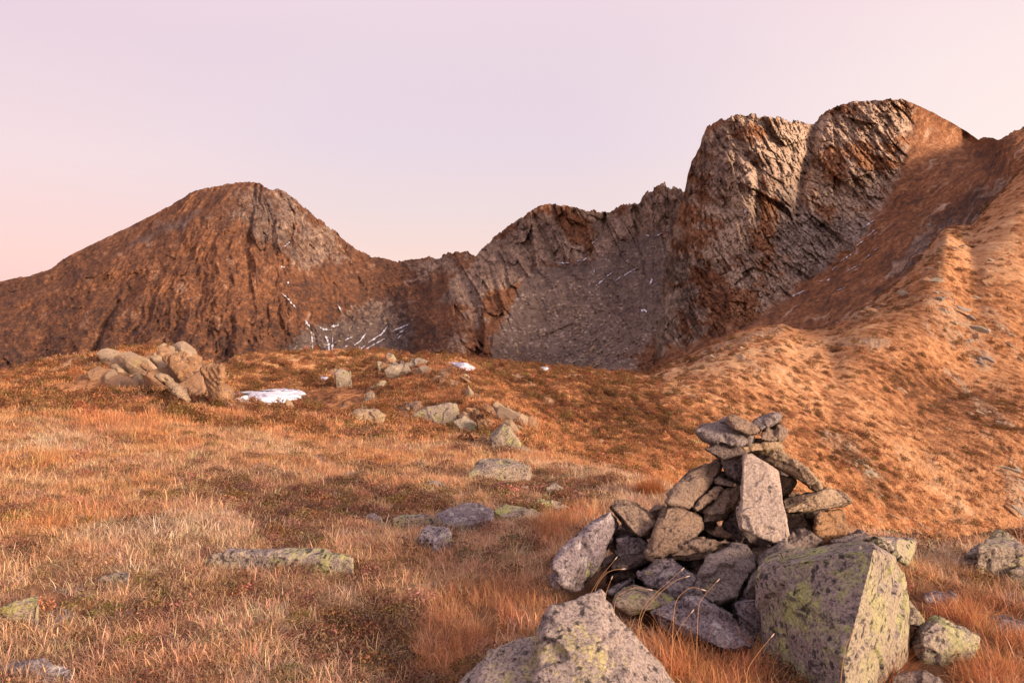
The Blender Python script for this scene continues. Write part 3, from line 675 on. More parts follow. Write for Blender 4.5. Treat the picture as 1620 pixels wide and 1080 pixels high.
CG = 'stones of the cairn'
CAIRN = [  # zoom, outline, distance, thickness, gx, gy, material, label
 ('U', '595,85 640,85 700,115 790,145 820,185 800,210 760,210 640,165 590,130', 4.30, .22, .1, -.3, 'brown', 'narrow brown stone slanting across the top of the cairn, resting against the pointed stone'),
 ('U', '770,130 830,95 920,70 960,70 955,100 900,140 830,180 800,160', 4.38, .2, -.1, -.3, 'grey', 'small pointed stone tilted up to the right at the very top of the cairn'),
 ('U', '370,190 430,155 520,150 640,175 760,230 780,255 700,275 600,285 500,260 420,240', 4.34, .32, .1, -.4, 'grey', 'flat stone jutting out to the left just below the top of the cairn'),
 ('U', '520,130 570,95 620,100 640,150 560,175 520,160', 4.52, .2, 0, 0, 'grey', 'small stone half hidden behind the slanting top stone of the cairn'),
 ('U', '815,215 860,170 960,150 1005,195 975,240 900,265 830,250', 4.36, .26, .25, -.3, 'brown', 'blunt block with a sunlit right end under the pointed top stone'),
 ('U', '430,320 520,270 640,285 715,320 720,350 640,385 540,380 480,345', 4.30, .34, .1, .1, 'dark', 'dark layered slab with a sharp left tip under the jutting flat stone'),
 ('U', '660,272 780,262 940,262 960,300 900,330 720,350', 4.36, .34, .1, -.1, 'tan', 'level tan slab lying across the head of the pale upright slab'),
 ('U', '740,355 890,330 900,380 840,400 760,370', 4.42, .3, 0, 0, 'dark', 'dark wedge stone squeezed in above the pale upright slab'),
 ('U', '890,345 960,320 1010,350 1150,450 1250,560 1255,600 1220,620 1060,520 940,450 850,390', 4.28, .26, -.1, -.15, 'tan', 'long stone sloping down to the right from the neck of the cairn'),
 ('U', '705,370 755,358 870,420 945,470 975,660 990,780 1018,900 1010,975 950,992 820,930 685,880 665,760 690,620 705,500', 4.06, .13, -.05, -.22, 'pale', 'large pale upright slab leaning on the front of the cairn'),
 ('U', '145,690 220,590 330,490 520,395 548,410 520,490 440,600 350,700 310,730 200,720', 4.28, .3, .15, -.2, 'brown', 'long dark stone leaning in from the left towards the neck of the cairn'),
 ('L', '1180,190 1300,165 1400,215 1500,290 1520,400 1400,520 1280,590 1120,620 1005,665 1010,580 1060,430 1130,260', 4.03, .22, .1, -.25, 'brown', 'broad brown slab with a chipped right shoulder at the left front of the cairn'),
 ('U', '550,400 700,390 705,540 640,545 590,490', 4.36, .26, 0, 0, 'grey', 'wedge shaped grey stone left of the head of the pale upright slab'),
 ('U', '495,530 530,508 640,560 620,585 510,560', 4.30, .2, 0, -.2, 'brown', 'small flat stone tucked under the grey wedge beside the pale slab'),
 ('U', '345,730 400,660 500,590 545,600 510,660 420,730 370,750', 4.20, .18, .1, -.2, 'brown', 'small slanting slab between the two long leaning stones on the left'),
 ('U', '410,800 480,720 560,630 690,575 680,650 610,720 560,800 500,830 420,840', 4.24, .22, .1, -.2, 'brown', 'slanting slab touching the left edge of the pale upright slab'),
 ('U', '560,860 620,780 670,750 700,900 800,950 760,1000 640,960', 4.24, .28, 0, -.1, 'dark', 'dark stone behind the lower left corner of the pale slab'),
 ('U', '600,930 680,880 820,930 900,980 880,1010 700,1030 620,990', 4.26, .3, 0, 0, 'dark', 'dark reddish stone in shade right under the foot of the pale slab'),
 ('U', '170,1050 260,1000 380,970 600,958 625,980 600,1020 480,1060 300,1085 200,1078', 3.98, .32, .05, -.2, 'brown', 'long thin flat stone lying level below the broad brown slab'),
 ('U', '425,890 540,885 620,930 610,955 460,925', 4.18, .25, 0, -.2, 'brown', 'thin stone edge showing above the long level flat stone'),
 ('U', '985,700 1000,670 1250,605 1340,590 1450,650 1470,690 1400,735 1200,765 1020,780 990,750', 4.20, .42, -.05, -.15, 'tan', 'thick flat stone sticking out to the right of the pale upright slab'),
 ('U', '965,505 1050,520 1075,550 1040,620 985,655 970,580', 4.40, .22, 0, 0, 'brown', 'small stone wedged between the pale slab and the long sloping stone'),
 ('U', '1000,780 1110,775 1160,850 1185,910 1100,905 1020,910', 4.28, .3, 0, 0, 'brown', 'upright ribbed block under the thick flat stone on the right'),
 ('U', '1220,790 1250,765 1400,750 1440,860 1440,930 1380,945 1270,970 1210,910', 4.24, .34, .25, 0, 'ochre', 'sunlit yellowish block under the right end of the thick flat stone'),
 ('U', '1010,1000 1020,920 1110,900 1180,920 1255,970 1200,1000 1100,1040 1040,1050', 4.08, .3, 0, -.2, 'grey', 'rounded dark lump right of the foot of the pale slab'),
 ('M', '1070,150 1090,95 1210,65 1190,130 1110,210', 3.98, .22, 0, -.1, 'brown', 'small dark stone below the tip of the pale slab'),
 ('A', '890,640 905,605 990,562 1010,590 1000,620 930,660', 3.84, .22, 0, -.2, 'grey', 'grey stone pressed against the top left corner of the lichen boulder'),
 ('M', '690,380 710,270 770,150 890,92 1020,95 1100,220 1040,310 960,430 830,510 740,490 670,460', 3.72, .34, .1, -.2, 'grey', 'upright grey stone with a lichen spotted crown left of the big boulder'),
 ('M', '240,270 350,140 480,160 560,250 690,350 680,440 500,450 380,410 280,340', 3.84, .3, -.05, -.2, 'purple', 'pointed grey purple stone standing at the front of the cairn'),
 ('M', '1030,410 1070,290 1115,240 1150,300 1160,460 1060,480', 3.66, .26, 0, -.1, 'grey', 'grey stone squeezed upright against the left side of the lichen boulder'),
 ('M', '960,490 1060,465 1150,460 1180,560 1220,760 1140,800 1050,740 990,620', 3.52, .3, 0, -.1, 'purple', 'tall stone at the foot of the left side of the lichen boulder'),
 ('M', '340,560 500,480 680,475 760,540 840,610 960,690 1060,800 960,850 860,835 780,740 600,690 440,690', 3.42, .38, -.05, -.25, 'purple', 'long white streaked stone lying in the grass before the cairn'),
 ('M', '80,430 200,370 320,390 500,440 520,470 340,540 180,570 60,500', 3.66, .34, 0, -.4, 'field', 'low greenish flat stone in the grass before the pointed grey purple stone'),
 ('L', '630,235 700,290 720,360 690,440 600,620 500,800 420,900 250,950 120,900 85,740 180,640 240,510 450,350', 3.96, .32, .2, -.2, 'purple', 'long leaning boulder with white frost marks at the left end of the cairn'),
 ('L', '640,190 720,140 840,150 980,220 1040,350 1000,440 920,470 850,420 740,310', 4.12, .26, .1, -.2, 'brown', 'rounded brown stone lying on top of the long leaning boulder on the left'),
 ('L', '1020,230 1080,175 1150,190 1120,280 1060,370 1030,300', 4.34, .25, 0, 0, 'brown', 'small stone behind the rounded brown stone on the left of the cairn'),
 ('L', '930,475 1040,400 1085,360 1050,450 990,495', 4.20, .2, 0, -.1, 'brown', 'thin sliver of stone under the rounded brown stone on the left'),
 ('L', '690,490 780,470 880,480 990,530 1005,600 940,650 800,655 700,620', 4.12, .3, 0, -.1, 'purple', 'reddish grey block in the dark hollow beside the long leaning boulder'),
 ('L', '640,720 700,670 990,650 1000,700 880,760 760,785 660,765', 4.06, .3, 0, -.2, 'dark', 'dark flat stone under the reddish grey block'),
 ('L', '650,850 720,810 900,790 920,830 840,870 700,905', 4.10, .3, 0, -.1, 'dark', 'dark shaded stone second from the ground in the left hollow'),
 ('L', '600,1000 680,930 840,880 850,920 760,985 650,1015', 3.96, .28, 0, -.2, 'purple', 'lowest flat grey stone in the hollow left of the pointed stone'),
 ('M', '600,210 660,160 770,140 740,190 640,230', 4.02, .26, 0, -.1, 'dark', 'dark stone under the long level flat stone'),
 ('M', '600,290 720,200 760,200 720,320 680,350', 3.96, .28, 0, -.1, 'dark', 'dark stone in the gap between the pointed and the lichen crowned stone'),
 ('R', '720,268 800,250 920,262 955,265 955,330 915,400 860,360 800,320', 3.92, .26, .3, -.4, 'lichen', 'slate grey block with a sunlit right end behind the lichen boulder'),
 ('R', '480,275 600,235 650,225 690,255 620,280', 4.10, .3, 0, -.4, 'grey', 'thin flat stone lying behind the top of the lichen boulder'),
 ('Q', '205,560 240,545 330,670 300,695 230,690', 3.42, .22, .1, -.1, 'field', 'small pale stone at the right foot of the lichen boulder'),
]
for z, s, Y, th, gx, gy, mat, lab in CAIRN:
    stone([slab_pts(zp(z, s), Y, th, gx, gy)], mat, lab, CG, rough=.45 if mat == 'pale' else 1.)
# filler stones behind the gaps, their dark colour carrying the pile's inner shade
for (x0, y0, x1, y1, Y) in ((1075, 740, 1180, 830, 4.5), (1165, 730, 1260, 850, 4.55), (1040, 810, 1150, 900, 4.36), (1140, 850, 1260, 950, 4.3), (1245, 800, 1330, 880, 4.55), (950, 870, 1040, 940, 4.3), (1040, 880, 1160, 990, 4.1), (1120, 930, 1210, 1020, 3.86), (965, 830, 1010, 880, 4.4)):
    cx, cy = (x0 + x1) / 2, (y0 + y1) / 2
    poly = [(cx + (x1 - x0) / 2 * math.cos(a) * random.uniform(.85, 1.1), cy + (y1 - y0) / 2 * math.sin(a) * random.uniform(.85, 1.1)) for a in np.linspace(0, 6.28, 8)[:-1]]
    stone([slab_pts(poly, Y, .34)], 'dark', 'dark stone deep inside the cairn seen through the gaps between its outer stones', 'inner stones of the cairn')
# the two big boulders
def W(*p): return [world(*q) for q in p]
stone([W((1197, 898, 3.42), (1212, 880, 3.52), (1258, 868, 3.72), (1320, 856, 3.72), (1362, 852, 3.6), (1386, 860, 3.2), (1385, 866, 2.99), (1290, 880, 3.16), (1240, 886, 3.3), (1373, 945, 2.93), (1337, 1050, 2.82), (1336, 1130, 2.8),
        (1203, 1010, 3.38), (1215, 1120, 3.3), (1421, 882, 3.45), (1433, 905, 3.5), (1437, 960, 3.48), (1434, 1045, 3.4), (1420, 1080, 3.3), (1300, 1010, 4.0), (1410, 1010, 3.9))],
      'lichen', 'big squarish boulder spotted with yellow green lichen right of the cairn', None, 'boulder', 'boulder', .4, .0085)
stone([W((946, 936, 2.98), (905, 958, 2.92), (872, 962, 2.90), (857, 985, 2.88), (990, 1003, 2.95), (1030, 1042, 2.9), (1072, 1085, 2.85), (1080, 1130, 2.8), (835, 1130, 2.5), (960, 1150, 2.42), (880, 1040, 2.72), (900, 1010, 3.4), (1010, 1045, 3.4), (850, 1060, 3.3)),
       W((716, 1090, 2.78), (775, 1032, 2.88), (800, 1022, 2.9), (855, 1008, 2.92), (880, 1000, 2.95), (720, 1150, 2.5), (890, 1140, 2.5), (800, 1060, 3.2), (890, 1040, 3.3))],
      'boulder', 'large pale peaked boulder in the grass at the bottom edge left of the cairn', None, 'boulder', 'boulder', .5, .0085)

def rock_on_ground(z, s, mat, lab, th=None, lean=.35, name='rock', cat='rock', group=None, rough=1., foot=True, dy=0.):
    """standing rock: its foot on the ground where the lowest outline point meets it, leaning back"""
    P = zp(z, s); a = np.array(P); k = int(a[:, 1].argmax()); Y, zz = hit(a[:, 0].mean(), a[k, 1]); Y += dy
    wid = np.ptp(a[:, 0]) / F * Y; hei = np.ptp(a[:, 1]) / F * Y; th = th or .6 * wid
    c = a.mean(0); gy = -lean * hei * 100 / max(np.ptp(a[:, 1]), 4)
    pts = slab_pts(P, Y + .1 * th + lean * hei * .5, th, 0, gy)
    low = [np.array(world(px, a[k, 1] + 2, Y + dd)) - np.array([0, 0, .15 * hei + .05]) for px in (a[:, 0].min() + .15 * np.ptp(a[:, 0]), a[:, 0].max() - .15 * np.ptp(a[:, 0])) for dd in (.15 * th, th)]
    return stone([pts + low] if foot else [pts], mat, lab, group, name, cat, rough)

def flat_rock(z, s, mat, lab, h=.1, name='rock', cat='rock', group=None, rough=.8):
    """slab lying in the turf: its upper face is cut by a plane h above the ground"""
    P = np.array(zp(z, s)); k = int(P[:, 1].argmax()); Y, zz = hit(P[k, 0], P[k, 1]); pts = []
    zt = zz + h
    for px, py in P:
        f = (P[k, 1] - py) / max(np.ptp(P[:, 1]), 1); zz2 = zz + h * sstep(0, .45, f)
        Yq = min(-zz2 * F / (py - HY), Y * 1.9); q = np.array(world(px, py, Yq)); pts += [q, q - np.array([0, 0, .12 + h])]
    c = np.mean([p for p in pts[::2]], 0); pts.append(c + np.array([0, 0, .02 + .15 * h]))
    return stone([pts], mat, lab, group, name, cat, rough)

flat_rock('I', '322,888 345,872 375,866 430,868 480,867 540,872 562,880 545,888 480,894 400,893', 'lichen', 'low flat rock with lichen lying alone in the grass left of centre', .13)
flat_rock('I', '148,919 165,910 205,906 202,915 180,922', 'field', 'small grey stone in the grass to the left of the low lichen rock', .05)
flat_rock('I', '-10,968 10,955 45,950 62,940 62,953 30,964', 'field', 'narrow pale stone strip in the turf at the left picture edge', .05)
flat_rock('I', '-10,1066 30,1045 70,1042 105,1052 112,1066 60,1076', 'purple', 'flat grey stones breaking through the turf in the bottom left corner', .05)
flat_rock('K', '540,160 600,95 680,82 760,105 870,120 885,180 820,192 740,185 640,175 560,178', 'field', 'pale weathered rock beside the edge of the slope behind the turf field', .22)
flat_rock('K', '960,243 1000,215 1075,250 1030,262', 'field', 'small pale stone right of the pale weathered rock', .1)
flat_rock('K', '865,342 920,300 990,310 1085,345 1000,355', 'field', 'low pale stone in the grass left of the cairn', .1)
flat_rock('K', '385,378 450,345 560,330 670,356 676,398 570,432 450,460 355,470 318,448', 'purple', 'broad flat top of the dark outcrop in the middle of the turf', .08, rough=1.3)
flat_rock('K', '258,558 282,482 326,440 420,445 448,482 366,535 300,562', 'purple', 'steep shaded block at the left front of the dark outcrop', .10, rough=1.3)
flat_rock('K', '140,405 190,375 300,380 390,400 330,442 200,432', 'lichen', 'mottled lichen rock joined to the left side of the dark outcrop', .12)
flat_rock('K', '680,365 740,330 800,360 880,350 985,400 900,418 800,392 720,390', 'field', 'pale slab lying right of the dark outcrop', .07)
rock_on_ground('K', '828,238 860,228 868,262 835,264', 'field', 'small upright pale stone below the pale weathered rock')
flat_rock('K', '108,184 140,150 205,165 182,188', 'field', 'lone small stone in the turf above the dark outcrop', .1)
flat_rock('K', '-10,390 40,375 85,410 30,424', 'purple', 'small dark stone in the turf left of the mottled lichen rock', .08)
flat_rock('K', '320,215 380,205 420,225 350,235', 'field', 'thin pale stone sliver in the turf above the mottled lichen rock', .05)
rock_on_ground('N', '115,470 180,410 270,395 350,400 405,440 375,490 300,505 200,492 120,490', 'tan', 'squat boulder with yellow lichen standing below the snow patch', 1.0, .3)
rock_on_ground('N', '610,430 700,385 850,365 900,370 920,400 860,440 890,490 870,510 800,475 700,465 630,458', 'field', 'long green grey ledge of rock behind the orange hollow', 1.2, .5)
rock_on_ground('N', '885,480 960,455 1060,510 1135,555 1100,562 960,545 900,525', 'field', 'sloping grey rock continuing the green grey ledge to the right', .9, .5)
rock_on_ground('N', '1025,645 1100,575 1155,645 1120,660', 'ochre', 'small triangular pale rock right of the orange hollow')
rock_on_ground('N', '1150,610 1180,560 1240,510 1285,540 1285,600 1330,600 1365,640 1300,690 1220,690 1160,650', 'field', 'cluster like grey rock at the edge of the slope beside the triangular rock', .8)
rock_on_ground('N', '40,130 80,100 160,120 165,200 110,240 80,220', 'field', 'upright grey rock pillar on the far edge of the plateau', 1.2)
rock_on_ground('N', '395,115 440,80 540,75 565,100 520,160 420,172', 'field', 'dark rock knob on the far crest left of the small snow patch', 1.6)
rock_on_ground('N', '250,340 270,280 320,275 335,320 300,352', 'field', 'small grey rock on the bare slope above the squat boulder', .8)
rock_on_ground('N', '300,238 380,190 412,198 385,222 310,248', 'field', 'pale rock streak in the slope below the dark rock knob', .8)
rock_on_ground('N', '975,382 1040,388 1085,442 1010,434', 'ochre', 'pale block on the brow of the slope above the sloping grey rock', .8)
rock_on_ground('N', '1055,472 1140,460 1168,490 1165,572 1130,525', 'ochre', 'steep pale rock rib at the brow of the slope', .6)
flat_rock('N', '475,452 560,430 605,450 540,468', 'ochre', 'low pale rock left of the green grey ledge', .2)
OG = 'rocks of the outcrop on the grassy hump'
PLATE = np.array([(0, 0), (38, -18), (80, 5), (150, 85), (225, 190), (268, 292), (236, 302), (150, 205), (60, 80)], float)
for (ox, oy, sx, sy, th, dy, mat), lab in zip((
  (470, 150, .62, .55, .7, .9, 'ochre'), (560, 118, .80, .85, .6, .5, 'tan'), (625, 112, .98, 1.02, .5, .1, 'ochre'), (690, 98, .86, .92, .7, 1.0, 'ochre'), (745, 150, .62, .8, .6, 1.6, 'brown'), (575, 215, .70, .62, .5, -.5, 'tan')),
  ('leftmost and smallest of the tilted rock plates of the outcrop on the grassy hump', 'tilted brownish rock plate second from the left in the outcrop on the hump', 'largest tilted rock plate running down the outcrop on the grassy hump', 'tilted rock plate with the highest tip of the outcrop on the hump',
   'dark tilted rock plate right of the highest tip of the outcrop', 'lowest tilted rock plate at the front of the outcrop on the hump')):
    P = PLATE * np.array([sx * 1.12, sy * .84]) + np.array([ox - 10, oy + 30]) + RNG.normal(size=PLATE.shape) * 5
    rock_on_ground('O', ' '.join('%.1f,%.1f' % tuple(q) for q in P), mat, lab, th, .55, group=OG, foot=False, rough=1.15, dy=dy)
for s, mat, lab, th, lean in (
 ('855,205 900,180 970,200 972,260 962,360 950,445 922,435 930,330 890,270', 'ochre', 'steep rock wall at the right end of the outcrop beside the snow patch', .9, .15),
 ('878,292 915,288 918,342 890,348', 'ochre', 'small bright block in the cleft of the outcrop', .4, .2),
 ('955,425 1000,405 1045,432 1020,452 960,455', 'ochre', 'low ochre rock at the foot of the outcrop beside the snow', .5, .3),
 ('430,150 500,120 560,125 600,160 560,200 470,190', 'ochre', 'low weathered rock on the crest of the hump left of the outcrop', .9, .5),
 ('615,312 650,303 695,342 660,350', 'ochre', 'small pale rock below the tilted plates of the outcrop', .4, .4),
 ('728,375 780,363 805,412 742,414', 'grey', 'grey rock at the foot of the outcrop', .4, .3),
 ('355,243 390,233 405,262 370,264', 'ochre', 'leftmost of the two small pale rocks on top of the grassy hump', .4, .3),
 ('448,247 480,243 495,272 460,272', 'ochre', 'rightmost of the two small pale rocks on top of the grassy hump', .4, .3)):
    rock_on_ground('O', s, mat, lab, th, lean, group=OG, foot=False)
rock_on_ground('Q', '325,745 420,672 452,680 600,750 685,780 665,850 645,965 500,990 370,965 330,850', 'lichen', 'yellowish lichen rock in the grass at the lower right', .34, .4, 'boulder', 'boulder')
flat_rock('Q', '130,1040 190,1005 300,1000 430,1060 470,1100 150,1115', 'grey', 'smooth grey rock at the bottom edge right of the lichen boulder', .08)
rock_on_ground('Q', '775,720 800,685 860,660 997,690 1040,760 900,795 800,750', 'grey', 'round grey rock at the right picture edge', .3, .6)
rock_on_ground('Q', '335,525 420,495 520,510 535,560 420,582 345,575', 'purple', 'low grey rock half sunk in grass behind the yellowish lichen rock', .3, .6)
flat_rock('Q', '690,200 720,155 830,105 900,130 1010,195 960,265 800,240', 'field', 'rock hump with grass at the far edge of the ground on the right', .2)
flat_rock('Q', '905,340 1000,305 1060,350 940,385', 'field', 'pale stone in the grass below the rock hump on the right', .1)
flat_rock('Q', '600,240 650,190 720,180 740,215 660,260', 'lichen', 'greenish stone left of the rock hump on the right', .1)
n_stones = len(PENDING)
finish_stones()
print('stones', n_stones, round(time.time() - T0, 1))

# rocks scattered over the sunlit slope and the crest: one of each kind built, the rest copied
def loose_rock_mesh(seed, mat, flat=(1., .55, .38)):
    r = np.random.default_rng(seed); p = r.normal(size=(16, 3)); p /= np.linalg.norm(p, axis=1)[:, None]; p *= r.uniform(.75, 1., (16, 1)) * np.array(flat)
    me = hull_mesh([p]); bm = bmesh.new(); bm.from_mesh(me)
    bmesh.ops.bevel(bm, geom=bm.edges[:], offset=.05, segments=1, affect='EDGES', clamp_overlap=True); bmesh.ops.triangulate(bm, faces=bm.faces[:])
    bmesh.ops.subdivide_edges(bm, edges=bm.edges[:], cuts=2, use_grid_fill=True); bm.to_mesh(me); bm.free()
    n = len(me.vertices); V = np.empty(n * 3, np.float32); me.vertices.foreach_get('co', V); V = V.reshape(-1, 3)
    N = np.empty(n * 3, np.float32); me.vertices.foreach_get('normal', N); V = V + N.reshape(-1, 3) * (.06 * fbm(V * 2.5 + seed, 4))[:, None]
    me.vertices.foreach_set('co', V.astype(np.float32).ravel()); me.materials.append(ROCK[mat]); me.name = 'rock'; return me
LOOSE = {m: [loose_rock_mesh(11 * i + j, m) for j in range(4)] for i, m in enumerate(('ochre', 'field', 'tan', 'grey'))}
ZONES = [  # polygon, number, size range (m), materials, label
 ([(1445, 440), (1500, 372), (1530, 380), (1490, 450), (1440, 480), (1360, 515), (1350, 503)], 28, (.6, 1.8), ('ochre', 'field'), 'pale rock on the rising crest of the sunlit ridge'),
 ([(1470, 470), (1500, 460), (1580, 560), (1560, 590)], 26, (.6, 1.9), ('field', 'grey', 'ochre'), 'grey rock in the rib running down the sunlit ridge'),
 ([(1110, 565), (1180, 535), (1250, 522), (1240, 560), (1170, 590)], 26, (.3, .9), ('ochre', 'tan'), 'pale rock on the rounded knoll of the ridge'),
 ([(1310, 690), (1340, 690), (1400, 760), (1370, 760)], 24, (.25, .7), ('field', 'tan'), 'pale stone in the scree streak right of the cairn top'),
 ([(1560, 690), (1620, 720), (1620, 840), (1590, 800)], 26, (.3, 1.), ('field', 'ochre'), 'pale rock in the gully at the right edge of the slope'),
 ([(1400, 600), (1560, 620), (1600, 700), (1450, 690)], 18, (.3, .9), ('ochre', 'tan'), 'lone rock on the dark upper slope below the ridge rib'),
 ([(1530, 450), (1620, 380), (1620, 560), (1590, 560)], 18, (.5, 1.5), ('ochre', 'field'), 'rock on the bright slope in the upper right'),
 ([(700, 590), (740, 600), (860, 680), (830, 700)], 24, (.15, .5), ('ochre', 'tan'), 'pale rock in the rib on the brow of the plateau'),
 ([(580, 565), (660, 565), (690, 590), (600, 590)], 18, (.3, .9), ('ochre', 'field'), 'rock on the far crest of the plateau'),
 ([(200, 575), (290, 556), (345, 585), (350, 640), (290, 630), (130, 600)], 52, (.35, 1.2), ('ochre', 'tan'), 'angular rock lying around the outcrop on the grassy left hump'),
 ([(1360, 760), (1440, 800), (1520, 850), (1420, 840)], 14, (.2, .5), ('ochre', 'tan'), 'pale rock on the lower slope behind the lichen boulder'),
]
def in_poly(px, py, poly):
    c = False
    for (x0, y0), (x1, y1) in zip(poly, poly[1:] + poly[:1]):
        if (y0 > py) != (y1 > py) and px < (x1 - x0) * (py - y0) / (y1 - y0) + x0: c = not c
    return c
for poly, num, (s0, s1), mats, lab in ZONES:
    a = np.array(poly, float); k = 0
    while k < num:
        px, py = random.uniform(*a[:, 0][[a[:, 0].argmin(), a[:, 0].argmax()]]), random.uniform(a[:, 1].min(), a[:, 1].max())
        if not in_poly(px, py, poly): continue
        k += 1
        Y, z = hit(px, py, 12.); m = random.choice(mats)
        o = link('rock', random.choice(LOOSE[m]), ((px - CX) / F * Y, Y, z + .05 * s0))
        s = 1.25 * (s0 + (s1 - s0) * random.random() ** 1.6); o.scale = (s * random.uniform(.8, 1.3), s, s * random.uniform(.8, 1.5))
        o.rotation_euler = (random.uniform(-.3, .3), math.radians(28) + random.uniform(-.3, .3), math.radians(-50) + random.uniform(-.5, .5))
        tag(o, lab, 'rock', lab.replace('rock', 'rocks', 1).replace('stone', 'stones', 1))

# ------------------------------------------------------------------ snow
def snow_patch(poly, lab, hgt=.12):
    P = np.array(poly, float); rows = 26; cols = 40; V = []
    for r in np.linspace(.01, .99, rows):
        py = P[:, 1].min() + r * np.ptp(P[:, 1]); xs = []
        for (x0, y0), (x1, y1) in zip(P, np.roll(P, -1, 0)):
            if (y0 > py) != (y1 > py): xs.append(x0 + (py - y0) * (x1 - x0) / (y1 - y0))
        x0, x1 = min(xs), max(xs)
        for c_ in np.linspace(0, 1, cols):
            px = x0 + c_ * (x1 - x0); V.append((px, py, min(1, 4.5 * min(c_, 1 - c_, r * .7, (1 - r) * .7))))
    Y = np.array([hit(px, py, 12.) for px, py, e in V]); V = np.array(V)
    Yv = Y[:, 0]
    X = (V[:, 0] - CX) / F * Yv; e = np.clip(V[:, 2], 0, 1)
    Z = Y[:, 1] - .03 + hgt * np.sqrt(e) + .02 * fbm(P3(X, Yv), 3)
    me = mesh_from('snow_patch', np.stack([X, Yv, Z], -1), grid_faces(rows, cols)[:, ::-1], MAT_SNOW)
    o = link('snow_patch', me); tag(o, lab, 'snow')
    EXC.append(((X.min() + X.max()) / 2, (Yv.min() + Yv.max()) / 2, np.ptp(X) / 2 * 1.02, np.ptp(Yv) / 2 * 1.05))
snow_patch(zp('O', '970,360 1010,368 1060,382 1110,374 1180,350 1290,335 1420,330 1485,355 1470,382 1320,425 1250,418 1190,440 1100,430 1040,412'), 'large white snow patch lying in the hollow beside the outcrop', .18)
snow_patch(zp('N', '855,58 900,62 960,75 1048,100 1040,115 980,122 930,98'), 'small snow patch on the crest of the plateau right of the rock knob', .12)
snow_patch(zp('N', '1490,108 1520,94 1565,92 1575,104 1530,124'), 'small snow patch at the crest above the dark spotted slope', .12)
snow_patch(zp('O', '1545,278 1575,258 1625,258 1610,275 1570,284'), 'small snow patch behind the large one at the far plateau edge', .1)

def streak(rel, pts, wpx, lab, grp):
    P = [np.array(p, float) for p in pts]; pts2 = []
    for a, b in zip(P[:-1], P[1:]):
        n = max(2, int(np.hypot(*(b - a)) / 1.5))
        pts2 += [a + (b - a) * k / n for k in range(n)]
    pts2.append(P[-1]); n = len(pts2); V = []
    for k, p in enumerate(pts2):
        a = pts2[max(0, k - 1)]; b = pts2[min(n - 1, k + 1)]; d = (b - a) / (np.hypot(*(b - a)) + 1e-6); nn = np.array([-d[1], d[0]])
        w = wpx * (.35 + .65 * math.sin(math.pi * (k + .6) / (n + .2))) * random.choice((.15, .5, .8, 1.1, 1.7)) * random.uniform(.7, 1.2); p = p + nn * random.uniform(-.5, .5)
        for f, lift in ((-.5, -.6), (-.2, .8), (.2, .8), (.5, -.6)):
            q = p + nn * w * f; Y = rel.depth(q[0], q[1]) - lift
            V.append(world(q[0], q[1], Y))
    me = mesh_from('snow_streak', np.array(V), grid_faces(n, 4), MAT_SNOW)
    o = link('snow_streak', me); tag(o, lab, 'snow', grp)
def zl(off, sc_, s): 
    v = [float(q) for q in s.replace(' ', ',').split(',')]
    return [(off[0] + v[i] / sc_, off[1] + v[i + 1] / sc_) for i in range(0, len(v), 2)]
LW = ((0, 260), 2.4545); MD = ((740, 300), 3.6); RG = ((1180, 330), 3.682)
G1, L1 = 'snow streaks in the gully of the western mountain', 'short white snow streak in the gully on the right flank of the left mountain'
for s, wd in (('1105,318 1125,302', 2), ('1090,397 1105,400', 2.6), ('1112,455 1122,462', 2.4), ('1095,500 1120,525 1150,558', 2.2), ('1185,605 1205,635', 2.6), ('1208,650 1212,690 1215,728', 2.8)):
    streak(REL_L, zl(*LW, s), wd, L1, G1)
G2, L2 = 'snow streaks on the floor of the cirque', 'white snow streak on the dark floor of the cirque below the pass'
for s, wd in (('1235,628 1255,640 1290,643', 2.2), ('1285,630 1320,624', 3), ('1265,665 1275,700 1280,738', 3.6), ('1290,668 1292,700 1284,736', 2.4), ('1310,540 1325,570', 2), ('1375,702 1400,685 1420,655', 2.6), ('1430,690 1480,660 1505,628', 2.4), ('1395,733 1440,705 1495,675', 2),
              ('1340,682 1365,670', 2.2), ('1525,645 1585,622', 2), ('1540,662 1580,635', 1.6), ('1400,715 1418,702', 2), ('1340,708 1350,704', 2), ('1545,675 1560,660', 1.4)):
    streak(REL_L, zl(*LW, s), wd, L2, G2)
G3, L3 = 'snow streaks on the scree under the middle peak', 'thin white snow streak on the grey scree under the middle peak'
for s, wd in (('515,415 545,418 578,416', 1.6), ('622,408 645,402', 1.6), ('650,406 678,390', 1.8), ('708,308 738,280', 2.2), ('730,548 780,508', 2.), ('792,495 822,472', 1.8), ('890,490 930,465 965,445', 2.), ('895,412 918,398', 1.4), ('1078,262 1110,246', 2.2), ('1008,260 1032,262', 1.6), ('1038,535 1050,506', 2.6),
              ('988,692 1004,682', 2.8), ('1002,680 1018,697', 2.2), ('840,520 870,495', 1.2), ('1105,338 1112,340', 2.), ('718,468 722,455', 1.4), ('1042,330 1058,324', 1.3)):
    streak(REL_L, zl(*MD, s), wd, L3, G3)
G4, L4 = 'snow streaks along the gully below the cliffs', 'long thin snow streak along the grassy gully below the right cliffs'
for s, wd in (('675,115 750,65', 1.6), ('705,165 760,115', 1.7), ('640,220 690,182', 1.8), ('550,308 600,275 655,240', 1.9), ('500,358 530,330', 2), ('585,370 625,345 668,322', 1.8), ('745,245 775,228', 1.5), ('272,510 345,475', 1.7), ('430,424 448,418', 1.6), ('470,418 490,408', 1.4), ('530,478 578,460', 1.3), ('695,290 720,270', 1.2)):
    streak(REL_R, zl(*RG, s), wd, L4, G4)
streak(REL_R, [(1177, 337), (1181, 334)], 2.6, 'tiny snow spot in the middle of the pale cliff', None)
print('snow', round(time.time() - T0, 1))
